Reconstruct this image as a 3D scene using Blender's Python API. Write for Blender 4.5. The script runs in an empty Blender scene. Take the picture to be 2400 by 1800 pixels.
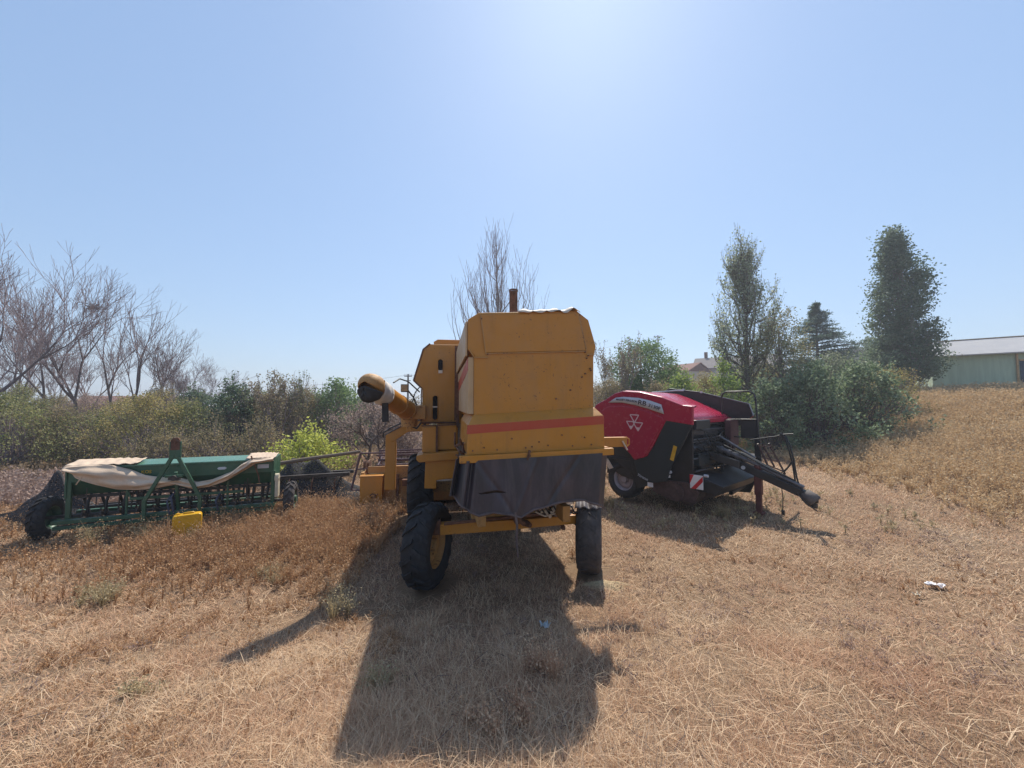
import bpy, math, random
import numpy as np
from mathutils import Vector, Matrix, Quaternion
R = math.radians
C = bpy.context.scene.collection
scene = bpy.context.scene

# ------------------------------------------------------------------ camera, sky, sun, exposure
cd = bpy.data.cameras.new('camera'); cam = bpy.data.objects.new('camera', cd); C.objects.link(cam)
cam.location = (0, 0, 2.4)
cam.rotation_euler = (R(90 + 2.86), 0, 0)
cd.sensor_width = 36.0; cd.lens = 36.0 * 900 / 2400
cd.clip_start = 0.05; cd.clip_end = 3000
scene.camera = cam

SUN_EL, SUN_AZ = 52.5, 12.0
world = bpy.data.worlds.new('World'); scene.world = world; world.use_nodes = True
wn = world.node_tree; wn.nodes.clear()
wo = wn.nodes.new('ShaderNodeOutputWorld'); wb = wn.nodes.new('ShaderNodeBackground')
sky = wn.nodes.new('ShaderNodeTexSky'); sky.sky_type = 'NISHITA'; sky.sun_disc = False
sky.sun_elevation = R(SUN_EL); sky.sun_rotation = R(SUN_AZ)
sky.altitude = 900; sky.air_density = 1.5; sky.dust_density = 1.1; sky.ozone_density = 1.8
wb.inputs['Strength'].default_value = 0.15
sg = wn.nodes.new('ShaderNodeGamma'); sg.inputs[1].default_value = .50
sm = wn.nodes.new('ShaderNodeMix'); sm.data_type = 'RGBA'; sm.blend_type = 'MULTIPLY'; sm.inputs[0].default_value = 1; sm.inputs[7].default_value = (.91, 1.13, 1.45, 1)
sm.clamp_result = False
wn.links.new(sky.outputs[0], sg.inputs[0]); wn.links.new(sg.outputs[0], sm.inputs[6]); wn.links.new(sm.outputs[2], wb.inputs[0]); wn.links.new(wb.outputs[0], wo.inputs[0])

sl = bpy.data.lights.new('sun', 'SUN'); so = bpy.data.objects.new('sun', sl); C.objects.link(so)
sl.energy = 3.7; sl.angle = R(0.6); sl.color = (1.0, 0.93, 0.82)
sd = Vector((math.cos(R(SUN_EL)) * math.sin(R(SUN_AZ)), math.cos(R(SUN_EL)) * math.cos(R(SUN_AZ)), math.sin(R(SUN_EL))))
so.rotation_euler = sd.to_track_quat('Z', 'Y').to_euler()
so.location = sd * 50
scene.view_settings.view_transform = 'Standard'; scene.view_settings.look = 'None'
scene.view_settings.exposure = 0.7; scene.view_settings.gamma = 1.0
scene.cycles.max_bounces = 6; scene.cycles.transparent_max_bounces = 6

# ------------------------------------------------------------------ helpers
def tag(o, label=None, cat=None, group=None, kind=None):
    if label: o['label'] = label
    if cat: o['category'] = cat
    if group: o['group'] = group
    if kind: o['kind'] = kind
    return o

def empty(name, loc, rz=0, label=None, cat=None, group=None):
    o = bpy.data.objects.new(name, None); C.objects.link(o)
    o.location = loc; o.rotation_euler = (0, 0, R(rz)); o.empty_display_size = 0.2
    return tag(o, label, cat, group)

def kids(o): return [c for c in bpy.data.objects if c.parent == o]

def copy_tree(o, parent=None, label=None):
    c = o.copy(); C.objects.link(c); c.parent = parent
    if label: c['label'] = label
    for ch in kids(o): copy_tree(ch, c)
    return c

class MB:
    """collects shapes, then links them as one mesh object"""
    def __init__(s): s.v = []; s.f = []; s.sm = []; s.M = Matrix.Identity(4)
    def add(s, vs, fs, smooth=False):
        b = len(s.v)
        for p in vs: s.v.append(tuple(s.M @ Vector(p)))
        for f in fs: s.f.append(tuple(b + i for i in f)); s.sm.append(smooth)
    def box(s, x0, x1, y0, y1, z0, z1):
        vs = [(x, y, z) for z in (z0, z1) for y in (y0, y1) for x in (x0, x1)]
        s.add(vs, [(0, 2, 3, 1), (4, 5, 7, 6), (0, 1, 5, 4), (2, 6, 7, 3), (0, 4, 6, 2), (1, 3, 7, 5)])
    def rbox(s, c, size, rot):
        M0 = s.M; s.M = M0 @ Matrix.Translation(c) @ rot.to_4x4()
        a, b, d = [k / 2 for k in size]; s.box(-a, a, -b, b, -d, d); s.M = M0
    def beam(s, p, q, w, h=None, up=(0, 0, 1)):
        h = h or w; p = Vector(p); q = Vector(q); d = (q - p); L = d.length; d.normalize()
        u = Vector(up); x = u.cross(d)
        if x.length < 1e-4: x = Vector((1, 0, 0)).cross(d)
        x.normalize(); z = d.cross(x).normalized()
        vs = []
        for e in (p, q):
            for a, b in ((-1, -1), (1, -1), (1, 1), (-1, 1)): vs.append(e + x * a * w / 2 + z * b * h / 2)
        s.add(vs, [(0, 3, 2, 1), (4, 5, 6, 7), (0, 1, 5, 4), (1, 2, 6, 5), (2, 3, 7, 6), (3, 0, 4, 7)])
    def prism(s, poly, axis, a, b):
        n = len(poly)
        def pt(u, v, w): return {'x': (w, u, v), 'y': (u, w, v), 'z': (u, v, w)}[axis]
        vs = [pt(u, v, a) for u, v in poly] + [pt(u, v, b) for u, v in poly]
        fs = [tuple(range(n)), tuple(range(2 * n - 1, n - 1, -1))]
        for i in range(n): j = (i + 1) % n; fs.append((j, i, n + i, n + j))
        s.add(vs, fs)
    def cyl(s, p, q, r0, r1=None, n=16, caps=True):
        r1 = r0 if r1 is None else r1; p = Vector(p); q = Vector(q); d = (q - p).normalized()
        x = d.orthogonal().normalized(); y = d.cross(x)
        vs = []
        for e, r in ((p, r0), (q, r1)):
            for k in range(n):
                a = 2 * math.pi * k / n; vs.append(e + (x * math.cos(a) + y * math.sin(a)) * r)
        s.add(vs, [(k, (k + 1) % n, n + (k + 1) % n, n + k) for k in range(n)], True)
        if caps: s.add(vs, [tuple(range(n - 1, -1, -1)), tuple(range(n, 2 * n))])
    def tube(s, pts, r, n=8, caps=True):
        pts = [Vector(p) for p in pts]; m = len(pts)
        rr = r if isinstance(r, (list, tuple)) else [r] * m
        t = [(pts[min(i + 1, m - 1)] - pts[max(i - 1, 0)]).normalized() for i in range(m)]
        x = t[0].orthogonal().normalized(); vs = []
        for i in range(m):
            x = (x - t[i] * x.dot(t[i])).normalized(); y = t[i].cross(x)
            for k in range(n):
                a = 2 * math.pi * k / n; vs.append(pts[i] + (x * math.cos(a) + y * math.sin(a)) * rr[i])
        fs = [(i * n + k, i * n + (k + 1) % n, (i + 1) * n + (k + 1) % n, (i + 1) * n + k) for i in range(m - 1) for k in range(n)]
        s.add(vs, fs, True)
        if caps: s.add(vs, [tuple(range(n - 1, -1, -1)), tuple(range((m - 1) * n, m * n))])
    def lathe(s, prof, n=36, c=(0, 0, 0), smooth=True):
        """profile of (radius, x) turned about the x axis"""
        vs = []; m = len(prof)
        for k in range(n):
            a = 2 * math.pi * k / n
            for r, x in prof: vs.append((c[0] + x, c[1] + r * math.cos(a), c[2] + r * math.sin(a)))
        fs = [(k * m + i, ((k + 1) % n) * m + i, ((k + 1) % n) * m + i + 1, k * m + i + 1) for k in range(n) for i in range(m - 1)]
        s.add(vs, fs, smooth)
    def grid(s, fn, nu, nv, skip=None, thick=0):
        vs = [fn(i / nu, j / nv) for j in range(nv + 1) for i in range(nu + 1)]
        fs = [(j * (nu + 1) + i, j * (nu + 1) + i + 1, (j + 1) * (nu + 1) + i + 1, (j + 1) * (nu + 1) + i)
              for j in range(nv) for i in range(nu) if not (skip and skip((i + .5) / nu, (j + .5) / nv))]
        s.add(vs, fs, True)
    def island(s):
        """one MB per shape added apart from the others"""
        out = []; par = list(range(len(s.v)))
        def find(a):
            while par[a] != a: par[a] = par[par[a]]; a = par[a]
            return a
        for f in s.f:
            for k in f[1:]: par[find(k)] = find(f[0])
        for r in sorted({find(f[0]) for f in s.f}):
            q = MB(); ids = {}
            for f, sm in zip(s.f, s.sm):
                if find(f[0]) == r:
                    q.f.append(tuple(ids.setdefault(k, len(ids)) for k in f)); q.sm.append(sm)
            q.v = [s.v[k] for k in ids]; out.append(q)
        return out
    def build(s, name, m, parent=None, bevel=0, solid=0, sub=0):
        me = bpy.data.meshes.new(name); me.from_pydata(s.v, [], s.f); me.validate()
        if len(me.polygons) == len(s.sm): me.polygons.foreach_set('use_smooth', s.sm)
        if m: me.materials.append(m)
        me.update()
        o = bpy.data.objects.new(name, me); C.objects.link(o); o.parent = parent
        if solid:
            k = o.modifiers.new('s', 'SOLIDIFY'); k.thickness = solid; k.offset = 0
        if sub:
            k = o.modifiers.new('u', 'SUBSURF'); k.levels = sub; k.render_levels = sub
        if bevel:
            k = o.modifiers.new('b', 'BEVEL'); k.width = bevel; k.segments = 2; k.limit_method = 'ANGLE'; k.angle_limit = R(35)
            k.harden_normals = False
        return o

# ------------------------------------------------------------------ materials
def newmat(name):
    m = bpy.data.materials.new(name); m.use_nodes = True; nt = m.node_tree
    return m, nt, nt.nodes['Principled BSDF']

def noise(nt, scale, detail=4, rough=.55, coord='Object', sc=None, dist=0):
    tc = nt.nodes.new('ShaderNodeTexCoord'); n = nt.nodes.new('ShaderNodeTexNoise')
    n.inputs['Scale'].default_value = scale; n.inputs['Detail'].default_value = detail
    n.inputs['Roughness'].default_value = rough; n.inputs['Distortion'].default_value = dist
    if sc:
        mp = nt.nodes.new('ShaderNodeMapping'); mp.inputs['Scale'].default_value = sc
        nt.links.new(tc.outputs[coord], mp.inputs[0]); nt.links.new(mp.outputs[0], n.inputs['Vector'])
    else: nt.links.new(tc.outputs[coord], n.inputs['Vector'])
    return n.outputs[0]

def ramp(nt, fac, stops):
    r = nt.nodes.new('ShaderNodeValToRGB'); e = r.color_ramp.elements
    while len(e) < len(stops): e.new(.5)
    for k, (p, c) in zip(e, stops):
        k.position = p; k.color = (*c, 1) if not isinstance(c, (int, float)) else (c, c, c, 1)
    nt.links.new(fac, r.inputs[0]); return r.outputs[0]

def mix(nt, fac, a, b, mode='MIX'):
    m = nt.nodes.new('ShaderNodeMix'); m.data_type = 'RGBA'; m.blend_type = mode
    for sock, val in ((m.inputs[0], fac), (m.inputs[6], a), (m.inputs[7], b)):
        if hasattr(val, 'links'): nt.links.new(val, sock)
        elif isinstance(val, (int, float)): sock.default_value = val
        else: sock.default_value = (*val, 1)
    return m.outputs[2]

def bump(nt, b, h, dist=.01, st=.5):
    k = nt.nodes.new('ShaderNodeBump'); k.inputs['Strength'].default_value = st; k.inputs['Distance'].default_value = dist
    nt.links.new(h, k.inputs['Height']); nt.links.new(k.outputs[0], b.inputs['Normal'])

def paint(name, col, fade=None, rust=.0, rough=.45, dirt=.3, chip=28, metal=0, rustcol=(.12, .045, .02), dirtcol=(.28, .2, .13), dent=.004):
    """worn paint: faded patches, dust, chips and streaks of rust"""
    m, nt, b = newmat(name)
    fade = fade or tuple(min(1, c * 1.25 + .03) for c in col)
    c = mix(nt, ramp(nt, noise(nt, 1.7, 5, .6), [(.3, 0.0), (.75, 1.0)]), col, fade)
    c = mix(nt, ramp(nt, noise(nt, 5, 8, .7, sc=(1, 1, .25)), [(.45, 0.0), (.8, dirt)]), c, dirtcol)
    c = mix(nt, ramp(nt, noise(nt, 60, 3, .6), [(.6, 0.0), (.85, .25 if rust else 0.0)]), c, tuple(k * .6 for k in col))
    if rust > 0:
        st_ = ramp(nt, noise(nt, 7, 7, .75, sc=(1, 1, .10)), [(.56, 0.0), (.72, .45 * rust)]); c = mix(nt, st_, c, (.16, .075, .02))
        sc_ = ramp(nt, noise(nt, 2.2, 9, .8, dist=1.5), [(.60, 0.0), (.66, .35 * rust)]); c = mix(nt, sc_, c, tuple(min(1, k * 1.5 + .05) for k in col))
        t = .78 - .22 * rust
        f = ramp(nt, noise(nt, chip, 6, .65, dist=.4), [(t - .04, 0.0), (t, 1.0)])
        f2 = ramp(nt, noise(nt, 3.1, 6, .7), [(.62 - .1 * rust, 0.0), (.74, .8)])
        big = ramp(nt, noise(nt, 1.3, 2, .5), [(.38, 0.0), (.6, 1.0)])
        f = mix(nt, 1.0, f, big, 'MULTIPLY')
        c = mix(nt, f, c, rustcol)
        c = mix(nt, mix(nt, 1.0, f2, (.55 * rust,) * 3, 'MULTIPLY'), c, (.2, .1, .05))
    nt.links.new(c, b.inputs['Base Color'])
    nt.links.new(ramp(nt, noise(nt, 9, 5, .6), [(.3, max(rough - (.12 if dent else .02), .05)), (.75, min(rough + (.25 if dent else .05), 1))]), b.inputs['Roughness'])
    b.inputs['Metallic'].default_value = metal
    if dent: bump(nt, b, noise(nt, 2.6, 3, .5), dent * 4, .35)
    return m

def plain(name, col, rough=.8, var=.35, scale=8, bd=.004, metal=0, sc=None, spec=.3):
    m, nt, b = newmat(name)
    n = noise(nt, scale, 6, .65, sc=sc)
    c = mix(nt, ramp(nt, n, [(.3, 0.0), (.7, 1.0)]), tuple(k * (1 - var) for k in col), tuple(min(1, k * (1 + var)) for k in col))
    nt.links.new(c, b.inputs['Base Color']); b.inputs['Roughness'].default_value = rough
    b.inputs['Metallic'].default_value = metal; b.inputs['Specular IOR Level'].default_value = spec
    if bd: bump(nt, b, noise(nt, scale * 4, 5, .6, sc=sc), bd, .6)
    return m

def leafmat(name, stops, trans=.35, rough=.55, patch=.5, pscale=.8):
    """leaf / blade colour: random per leaf plus soft patches over the plant"""
    m, nt, b = newmat(name)
    at = nt.nodes.new('ShaderNodeAttribute'); at.attribute_name = 'rnd'
    n = noise(nt, pscale, 3, .6)
    f = mix(nt, patch, at.outputs['Fac'], n)
    c = ramp(nt, f, stops)
    nt.links.new(c, b.inputs['Base Color']); b.inputs['Roughness'].default_value = rough
    b.inputs['Specular IOR Level'].default_value = .3
    if trans:
        t = nt.nodes.new('ShaderNodeBsdfTranslucent'); nt.links.new(c, t.inputs[0])
        k = nt.nodes.new('ShaderNodeMixShader'); k.inputs[0].default_value = trans
        nt.links.new(b.outputs[0], k.inputs[1]); nt.links.new(t.outputs[0], k.inputs[2])
        nt.links.new(k.outputs[0], nt.nodes['Material Output'].inputs[0])
    return m

# ------------------------------------------------------------------ terrain
def smooth(a, b, x):
    t = np.clip((np.asarray(x, float) - a) / (b - a), 0, 1); return t * t * (3 - 2 * t)
def ground_z(x, y):
    x = np.asarray(x, float); y = np.asarray(y, float)
    z = .5 * (1 - smooth(1.6, 5.0, y))
    z = z + 2.75 * smooth(9.5, 26, x) * smooth(-6, 6, y)
    z = z + 3.8 * smooth(34, 75, y) * smooth(-25, 25, x)
    z = z + .10 * smooth(8, 10, y) * smooth(3, 5.5, x)
    near = smooth(2, 9, np.abs(y - 7.5)) * .6 + .25
    z = z + near * (.05 * np.sin(x * 1.3 + .7 * y) * np.sin(y * .9 - .4 * x) + .03 * np.sin(2.9 * x + 1.1) * np.sin(2.3 * y))
    return z
def gz(x, y): return float(ground_z(x, y))

def pymesh(name, V, F, mat, parent=None, attr=None, smooth_=False):
    """numpy mesh; F: list of (array of faces, corner count)"""
    me = bpy.data.meshes.new(name); me.vertices.add(len(V)); me.vertices.foreach_set('co', V.astype('f4').ravel())
    tot = sum(len(f) for f, n in F); loops = np.concatenate([f.ravel() for f, n in F])
    sizes = np.concatenate([np.full(len(f), n) for f, n in F])
    me.loops.add(len(loops)); me.loops.foreach_set('vertex_index', loops.astype('i4'))
    me.polygons.add(tot); me.polygons.foreach_set('loop_start', np.concatenate([[0], np.cumsum(sizes)[:-1]]).astype('i4'))
    me.update(calc_edges=True)
    if smooth_: me.polygons.foreach_set('use_smooth', np.ones(tot, bool))
    if attr is not None:
        a = me.attributes.new('rnd', 'FLOAT', 'POINT'); a.data.foreach_set('value', attr.astype('f4'))
    me.materials.append(mat)
    o = bpy.data.objects.new(name, me); C.objects.link(o); o.parent = parent
    return o

def axis_grid(parts):
    out = []
    for a, b, st in parts: out += list(np.arange(a, b, st))
    return np.array(out + [parts[-1][1]])
gx = axis_grid([(-400, -60, 20), (-60, -16, 2), (-16, 16, .25), (16, 40, 1), (40, 80, 4), (80, 400, 20)])
gy = axis_grid([(-40, -2, 2), (-2, 14, .25), (14, 40, 1), (40, 90, 4), (90, 700, 30)])
X, Y = np.meshgrid(gx, gy); Z = ground_z(X, Y)
rng = np.random.default_rng(5)
nx, ny = len(gx), len(gy)
V = np.stack([X, Y, Z], -1).reshape(-1, 3)
i = np.arange(nx - 1)[None, :] + np.arange(ny - 1)[:, None] * nx
Fq = np.stack([i, i + 1, i + nx + 1, i + nx], -1).reshape(-1, 4)

def groundmat():
    m, nt, b = newmat('dry_ground')
    a = noise(nt, .9, 7, .65); bb = noise(nt, 6, 8, .7); f = noise(nt, 55, 6, .75); g = noise(nt, .23, 4, .6)
    c = ramp(nt, a, [(.25, (.15, .085, .05)), (.45, (.23, .145, .09)), (.6, (.29, .195, .125)), (.78, (.20, .135, .105))])
    c = mix(nt, ramp(nt, bb, [(.4, 0.0), (.7, .8)]), c, (.11, .065, .042))
    c = mix(nt, ramp(nt, f, [(.35, 0.0), (.75, .75)]), c, (.36, .25, .155))
    c = mix(nt, ramp(nt, g, [(.5, 0.0), (.7, .35)]), c, (.22, .19, .14))
    nt.links.new(c, b.inputs['Base Color']); b.inputs['Roughness'].default_value = 1
    b.inputs['Specular IOR Level'].default_value = .1
    bump(nt, b, f, .03, .8)
    return m
gobj = pymesh('ground', V, [(Fq, 4)], groundmat(), smooth_=True); tag(gobj, kind='structure')

# ------------------------------------------------------------------ blades, twigs, leaves
def patchy(x, y, s, ph):
    return .5 + .25 * (np.sin(x * s + ph) * np.cos(y * s * .8 + 2 * ph) + np.sin(x * s * .37 + y * s * .61 + ph * 3) + .6 * np.sin(x * s * 2.3 - y * s * 1.9 + ph))
def blades(name, x, y, L, W, tilt, mat, rnd=None, zoff=-.01):
    n = len(x); az = rng.uniform(0, 2 * np.pi, n); z = ground_z(x, y) + zoff
    d = np.stack([np.cos(az), np.sin(az), np.zeros(n)], 1); sdir = np.stack([-np.sin(az), np.cos(az), np.zeros(n)], 1)
    up = np.array([0, 0, 1.0]); b0 = np.stack([x, y, z], 1)
    a1 = tilt; a2 = np.clip(tilt + rng.uniform(.1, .8, n), 0, 1.75)
    p1 = b0 + (d * np.sin(a1)[:, None] + up * np.cos(a1)[:, None]) * (L * .5)[:, None]
    p2 = p1 + (d * np.sin(a2)[:, None] + up * np.cos(a2)[:, None]) * (L * .5)[:, None]
    p2[:, 2] = np.maximum(p2[:, 2], z + .004)
    w = sdir * (W / 2)[:, None]
    V = np.stack([b0 - w, b0 + w, p1 + w * .8, p1 - w * .8, p2], 1).reshape(-1, 3)
    k = np.arange(n)[:, None] * 5
    r = rng.uniform(0, 1, n) if rnd is None else np.clip(rnd, 0, 1)
    return pymesh(name, V, [(k + np.array([0, 1, 2, 3]), 4), (k + np.array([3, 2, 4]), 3)], mat, attr=np.repeat(r, 5))

def segmesh(name, S, mat, parent=None, sides=5):
    """tapered twig segments (p0, p1, r0, r1)"""
    S = np.array(S, float); p = S[:, :3]; q = S[:, 3:6]; n = len(S)
    d = q - p; d /= np.linalg.norm(d, axis=1)[:, None] + 1e-9
    ref = np.where(np.abs(d[:, 2:3]) > .9, [[1., 0, 0]], [[0, 0, 1.]])
    x = np.cross(d, ref); x /= np.linalg.norm(x, axis=1)[:, None] + 1e-9; y = np.cross(d, x)
    V = []
    for e, r in ((p, S[:, 6]), (q, S[:, 7])):
        for k in range(sides):
            a = 2 * math.pi * k / sides; V.append(e + (x * math.cos(a) + y * math.sin(a)) * r[:, None])
    V = np.stack(V, 1).reshape(-1, 3); b = np.arange(n)[:, None] * 2 * sides
    F = np.concatenate([b + np.array([k, (k + 1) % sides, sides + (k + 1) % sides, sides + k]) for k in range(sides)])
    return pymesh(name, V, [(F, 4)], mat, parent, smooth_=True)

def leafmesh(name, P, size, mat, parent=None, flat=.0, aspect=.6, rnd=None):
    """one folded leaf (two triangles) per point"""
    n = len(P); s = size * rng.uniform(.6, 1.35, n)
    d = rng.normal(size=(n, 3)); d[:, 2] *= (1 - flat); d /= np.linalg.norm(d, axis=1)[:, None]
    u = rng.normal(size=(n, 3)); u = np.cross(d, u); u /= np.linalg.norm(u, axis=1)[:, None]
    w = np.cross(d, u) * .25
    V = np.stack([P, P + (d * .5 + u * aspect * .5 + w) * s[:, None], P + d * s[:, None], P + (d * .5 - u * aspect * .5 + w) * s[:, None]], 1).reshape(-1, 3)
    k = np.arange(n)[:, None] * 4
    r = rng.uniform(0, 1, n) if rnd is None else rnd
    return pymesh(name, V, [(k + np.array([0, 1, 2]), 3), (k + np.array([0, 2, 3]), 3)], mat, parent, attr=np.repeat(r, 4))
# ------------------------------------------------------------------ shared materials
M_yel = paint('yellow_paint', (.47, .185, .008), (.48, .205, .03), rust=.55, rough=.42, dirt=.34, dirtcol=(.24, .15, .08))
M_yel_old = paint('worn_yellow_paint', (.40, .18, .035), (.44, .25, .09), rust=.8, rough=.6, dirt=.5)
M_side = paint('faded_cream_paint', (.48, .29, .12), (.52, .40, .27), rust=.55, rough=.55, dirt=.4)
M_stripe = paint('red_orange_stripe', (.42, .045, .014), (.42, .07, .025), rust=.1, rough=.45, dirt=.15)
M_rust = plain('rusty_steel', (.14, .07, .045), .9, .5, 14)
M_rubber = plain('old_rubber', (.035, .033, .034), .85, .35, 9, .006)
M_rubber_dusty = plain('dusty_rubber', (.075, .065, .062), .9, .5, 5, .006)
M_black = plain('black_steel', (.02, .02, .022), .45, .4, 6, .002, spec=.5)
M_dark = plain('dark_greasy_steel', (.045, .035, .03), .6, .6, 9, .004, spec=.5)
M_curtain = plain('rubber_curtain', (.030, .021, .029), .45, .7, 3.4, .006, sc=(1, 1, .4), spec=.6)
nt_ = M_curtain.node_tree; b_ = nt_.nodes['Principled BSDF']; old = b_.inputs['Base Color'].links[0].from_socket
c_ = mix(nt_, ramp(nt_, noise(nt_, 3.0, 8, .75, sc=(1.6, 1, .35), dist=.6), [(.46, 0.0), (.74, .75)]), old, (.115, .085, .085))
c_ = mix(nt_, ramp(nt_, noise(nt_, 1.6, 4, .6), [(.45, 0.0), (.65, .5)]), c_, (.018, .026, .030))
c_ = mix(nt_, ramp(nt_, noise(nt_, 22, 9, .85, sc=(.5, 1, 1.6), dist=2.5), [(.66, 0.0), (.70, .6)]), c_, (.22, .18, .17))
nt_.links.new(c_, b_.inputs['Base Color'])
M_hem = plain('dusty_rubber_hem', (.12, .09, .085), .8, .3, 12)
M_cloth = plain('white_wrap', (.62, .58, .54), .8, .15, 9)
M_hose = plain('hose_rubber', (.02, .02, .02), .5, .3, 9, 0, spec=.5)
M_glass = plain('dark_glass', (.03, .035, .04), .08, .1, 2, 0, spec=.8)
M_slot_shade = plain('slot_shade', (.012, .010, .012), .95, .2, 2, 0, spec=0)
M_foil = plain('bleached_and_sunlit_sheet', (.62, .52, .42), .6, .3, 14)
M_tan = plain('faded_tan_paint', (.45, .30, .16), .7, .3, 9)

def tyre(mb, Rr, W, rim, nl=18, lh=.035, x0=0, c=(0, 0, 0), skew=.22):
    """tyre turned about the x axis, with angled lugs"""
    h = W / 2
    mb.lathe([(rim, -h * .72), (rim + .02, -h * .85), (rim + (Rr - rim) * .45, -h), (Rr - .05, -h * .93), (Rr - .012, -h * .75),
              (Rr, 0), (Rr - .012, h * .75), (Rr - .05, h * .93), (rim + (Rr - rim) * .45, h), (rim + .02, h * .85), (rim, h * .72)], 48, c)
    def rad(x): return Rr - .012 * (abs(x) / h) ** 2 * 1.5 - (.04 * max(0, abs(x) / h - .8) / .2)
    for s in (-1, 1):
        for k in range(nl):
            th0 = 2 * math.pi * (k + (.5 if s > 0 else 0)) / nl; vs = []
            for q in range(4):
                x = s * h * (.03 + .93 * q / 3); th = th0 - skew * (1 - q / 3) ; w = (.018 + .008 * q / 3) / Rr * 1.3
                for dr in (-.02, lh - (.012 if q == 3 else 0)):
                    for dt in (-w, w):
                        r = rad(x) + dr; vs.append((c[0] + x, c[1] + r * math.cos(th + dt), c[2] + r * math.sin(th + dt)))
            fs = []
            for q in range(3):
                a = q * 4; b = a + 4
                fs += [(a + 2, a + 3, b + 3, b + 2), (a, b, b + 2, a + 2), (a + 1, a + 3, b + 3, b + 1)]
            fs += [(0, 2, 3, 1), (12, 13, 15, 14)]
            mb.add(vs, fs)

def rim_mb(mb, rim, W, side, hub=.09, bolts=8, dish=.25):
    h = W / 2 * .72
    mb.lathe([(rim + .012, -h), (rim - .03, -h + .02), (rim - .04, 0), (rim - .03, h - .02), (rim + .012, h)], 40)
    d = side * h * dish
    mb.lathe([(0, d + side * .02), (rim * .42, d + side * .02), (rim * .5, d + side * .05), (rim * .75, d + side * .03), (rim - .03, d)], 40)
    mb.cyl((d, 0, 0), (d + side * .09, 0, 0), hub, hub * .85, 20)
    for k in range(bolts):
        a = 2 * math.pi * k / bolts
        mb.cyl((d, rim * .4 * math.cos(a), rim * .4 * math.sin(a)), (d + side * .05, rim * .4 * math.cos(a), rim * .4 * math.sin(a)), .014, .014, 6)

def wheel(parent, loc, Rr, W, rim, rimmat, side, rz=0, tmat=None, name='wheel', label=None, **k):
    w = empty(name, loc, rz); w.parent = parent
    if label: w['label'] = label
    t = MB(); tyre(t, Rr, W, rim, **k); t.build('tyre', tmat or M_rubber, w)
    r = MB(); rim_mb(r, rim, W, side); r.build('rim', rimmat, w)
    return w

# ------------------------------------------------------------------ combine harvester
H = empty('combine_harvester', (-.03, 5.4, 0), 10.5,
          'old yellow combine harvester seen from behind with a torn black rubber curtain', 'combine harvester')
# hood
m = MB()
sec = [(-.60, 2.22), (-.60, 2.92), (-.67, 2.99), (-.67, 3.32), (-.55, 3.40), (.59, 3.47), (.73, 3.37), (.82, 3.06), (.79, 2.93), (.78, 2.30)]
m.prism(sec, 'y', -1.12, 3.0)
m.build('hood', M_yel, H, bevel=.012)
m = MB()  # skirt with sloping shoulder
lo = [(-.68, 1.86), (.86, 1.90), (.85, 2.26), (-.67, 2.17)]; up = [(-.61, 2.27), (.79, 2.35)]
vs = [(x, -1.24, z) for x, z in lo] + [(up[1][0], -1.13, up[1][1]), (up[0][0], -1.13, up[0][1])]
vs2 = [(x, .2, z) for x, z in lo] + [(up[1][0], .2, up[1][1]), (up[0][0], .2, up[0][1])]
V8 = vs + vs2
m.add(V8, [(0, 1, 2, 3), (3, 2, 4, 5), (0, 3, 9, 6), (3, 5, 11, 9), (1, 7, 8, 2), (2, 8, 10, 4), (0, 6, 7, 1), (5, 4, 10, 11), (6, 9, 8, 7), (9, 11, 10, 8)])
m.build('rear_skirt', M_yel, H, bevel=.008)
m = MB()
m.add([(-.683, -1.243, 2.075), (.853, -1.243, 2.165), (.853, -1.243, 2.258), (-.673, -1.243, 2.168), (-.683, -1.18, 2.075), (.853, -1.18, 2.165), (.853, -1.18, 2.258), (-.673, -1.18, 2.168)],
      [(0, 1, 2, 3), (3, 2, 6, 7), (0, 4, 5, 1), (4, 7, 6, 5), (0, 3, 7, 4), (1, 5, 6, 2)])
m.build('red_stripe', M_stripe, H)
# cap panel standing proud with rolled seams
m = MB()
cap = [(-.47, 2.955), (.69, 3.01), (.60, 3.44), (-.53, 3.37)]
m.prism(cap, 'y', -1.135, -1.12)
m.build('cap_panel', M_yel, H, bevel=.004)
m = MB()
for a, b in (((-.655, 2.99), (-.60, 2.90)), ((-.60, 2.90), (-.45, 2.90)), ((-.53, 3.37), (-.47, 2.94)), ((.60, 3.44), (.70, 3.0)), ((-.47, 2.945), (.70, 3.0)), ((.70, 2.96), (.79, 2.965))):
    m.beam((a[0], -1.13, a[1]), (b[0], -1.13, b[1]), .012, .012)
m.build('seam', M_yel_old, H)
m = MB()
for x, z in ((-.45, 2.94), (-.52, 3.33), (.68, 2.99), (.62, 3.42), (.70, 2.92), (.72, 2.95), (.74, 2.80), (.75, 2.78), (.68, 2.74), (.64, 2.70), (.50, 2.55), (.33, 2.45),
             (-.2, 2.02), (.1, 1.98), (.36, 2.05), (.02, 1.93), (-.5, 1.93), (-.05, 1.92), (.2, 1.94), (.62, 2.02), (.7, 1.94), (-.36, 1.905), (.48, 1.93), (-.62, 1.90)):
    m.cyl((x, -1.12 if z > 2.2 else -1.238, z), (x, -1.142 if z > 2.2 else -1.25, z), .009, .008, 8)
m.build('rivet', M_rust, H)['kind'] = 'stuff'
m = MB()   # flange with folded lip under the skirt
m.beam((-.76, -1.27, 1.815), (.94, -1.27, 1.865), .07, .075); m.beam((-.70, -1.2, 1.862), (.90, -1.2, 1.905), .1, .012)
m.build('rear_flange', M_yel, H, bevel=.006)
m = MB(); m.beam((-.05, -1.31, 1.80), (-.02, -1.31, 1.90), .04, .02); m.cyl((-.03, -1.30, 1.845), (-.03, -1.33, 1.845), .018, n=8)
m.build('latch', M_rust, H)
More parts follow.
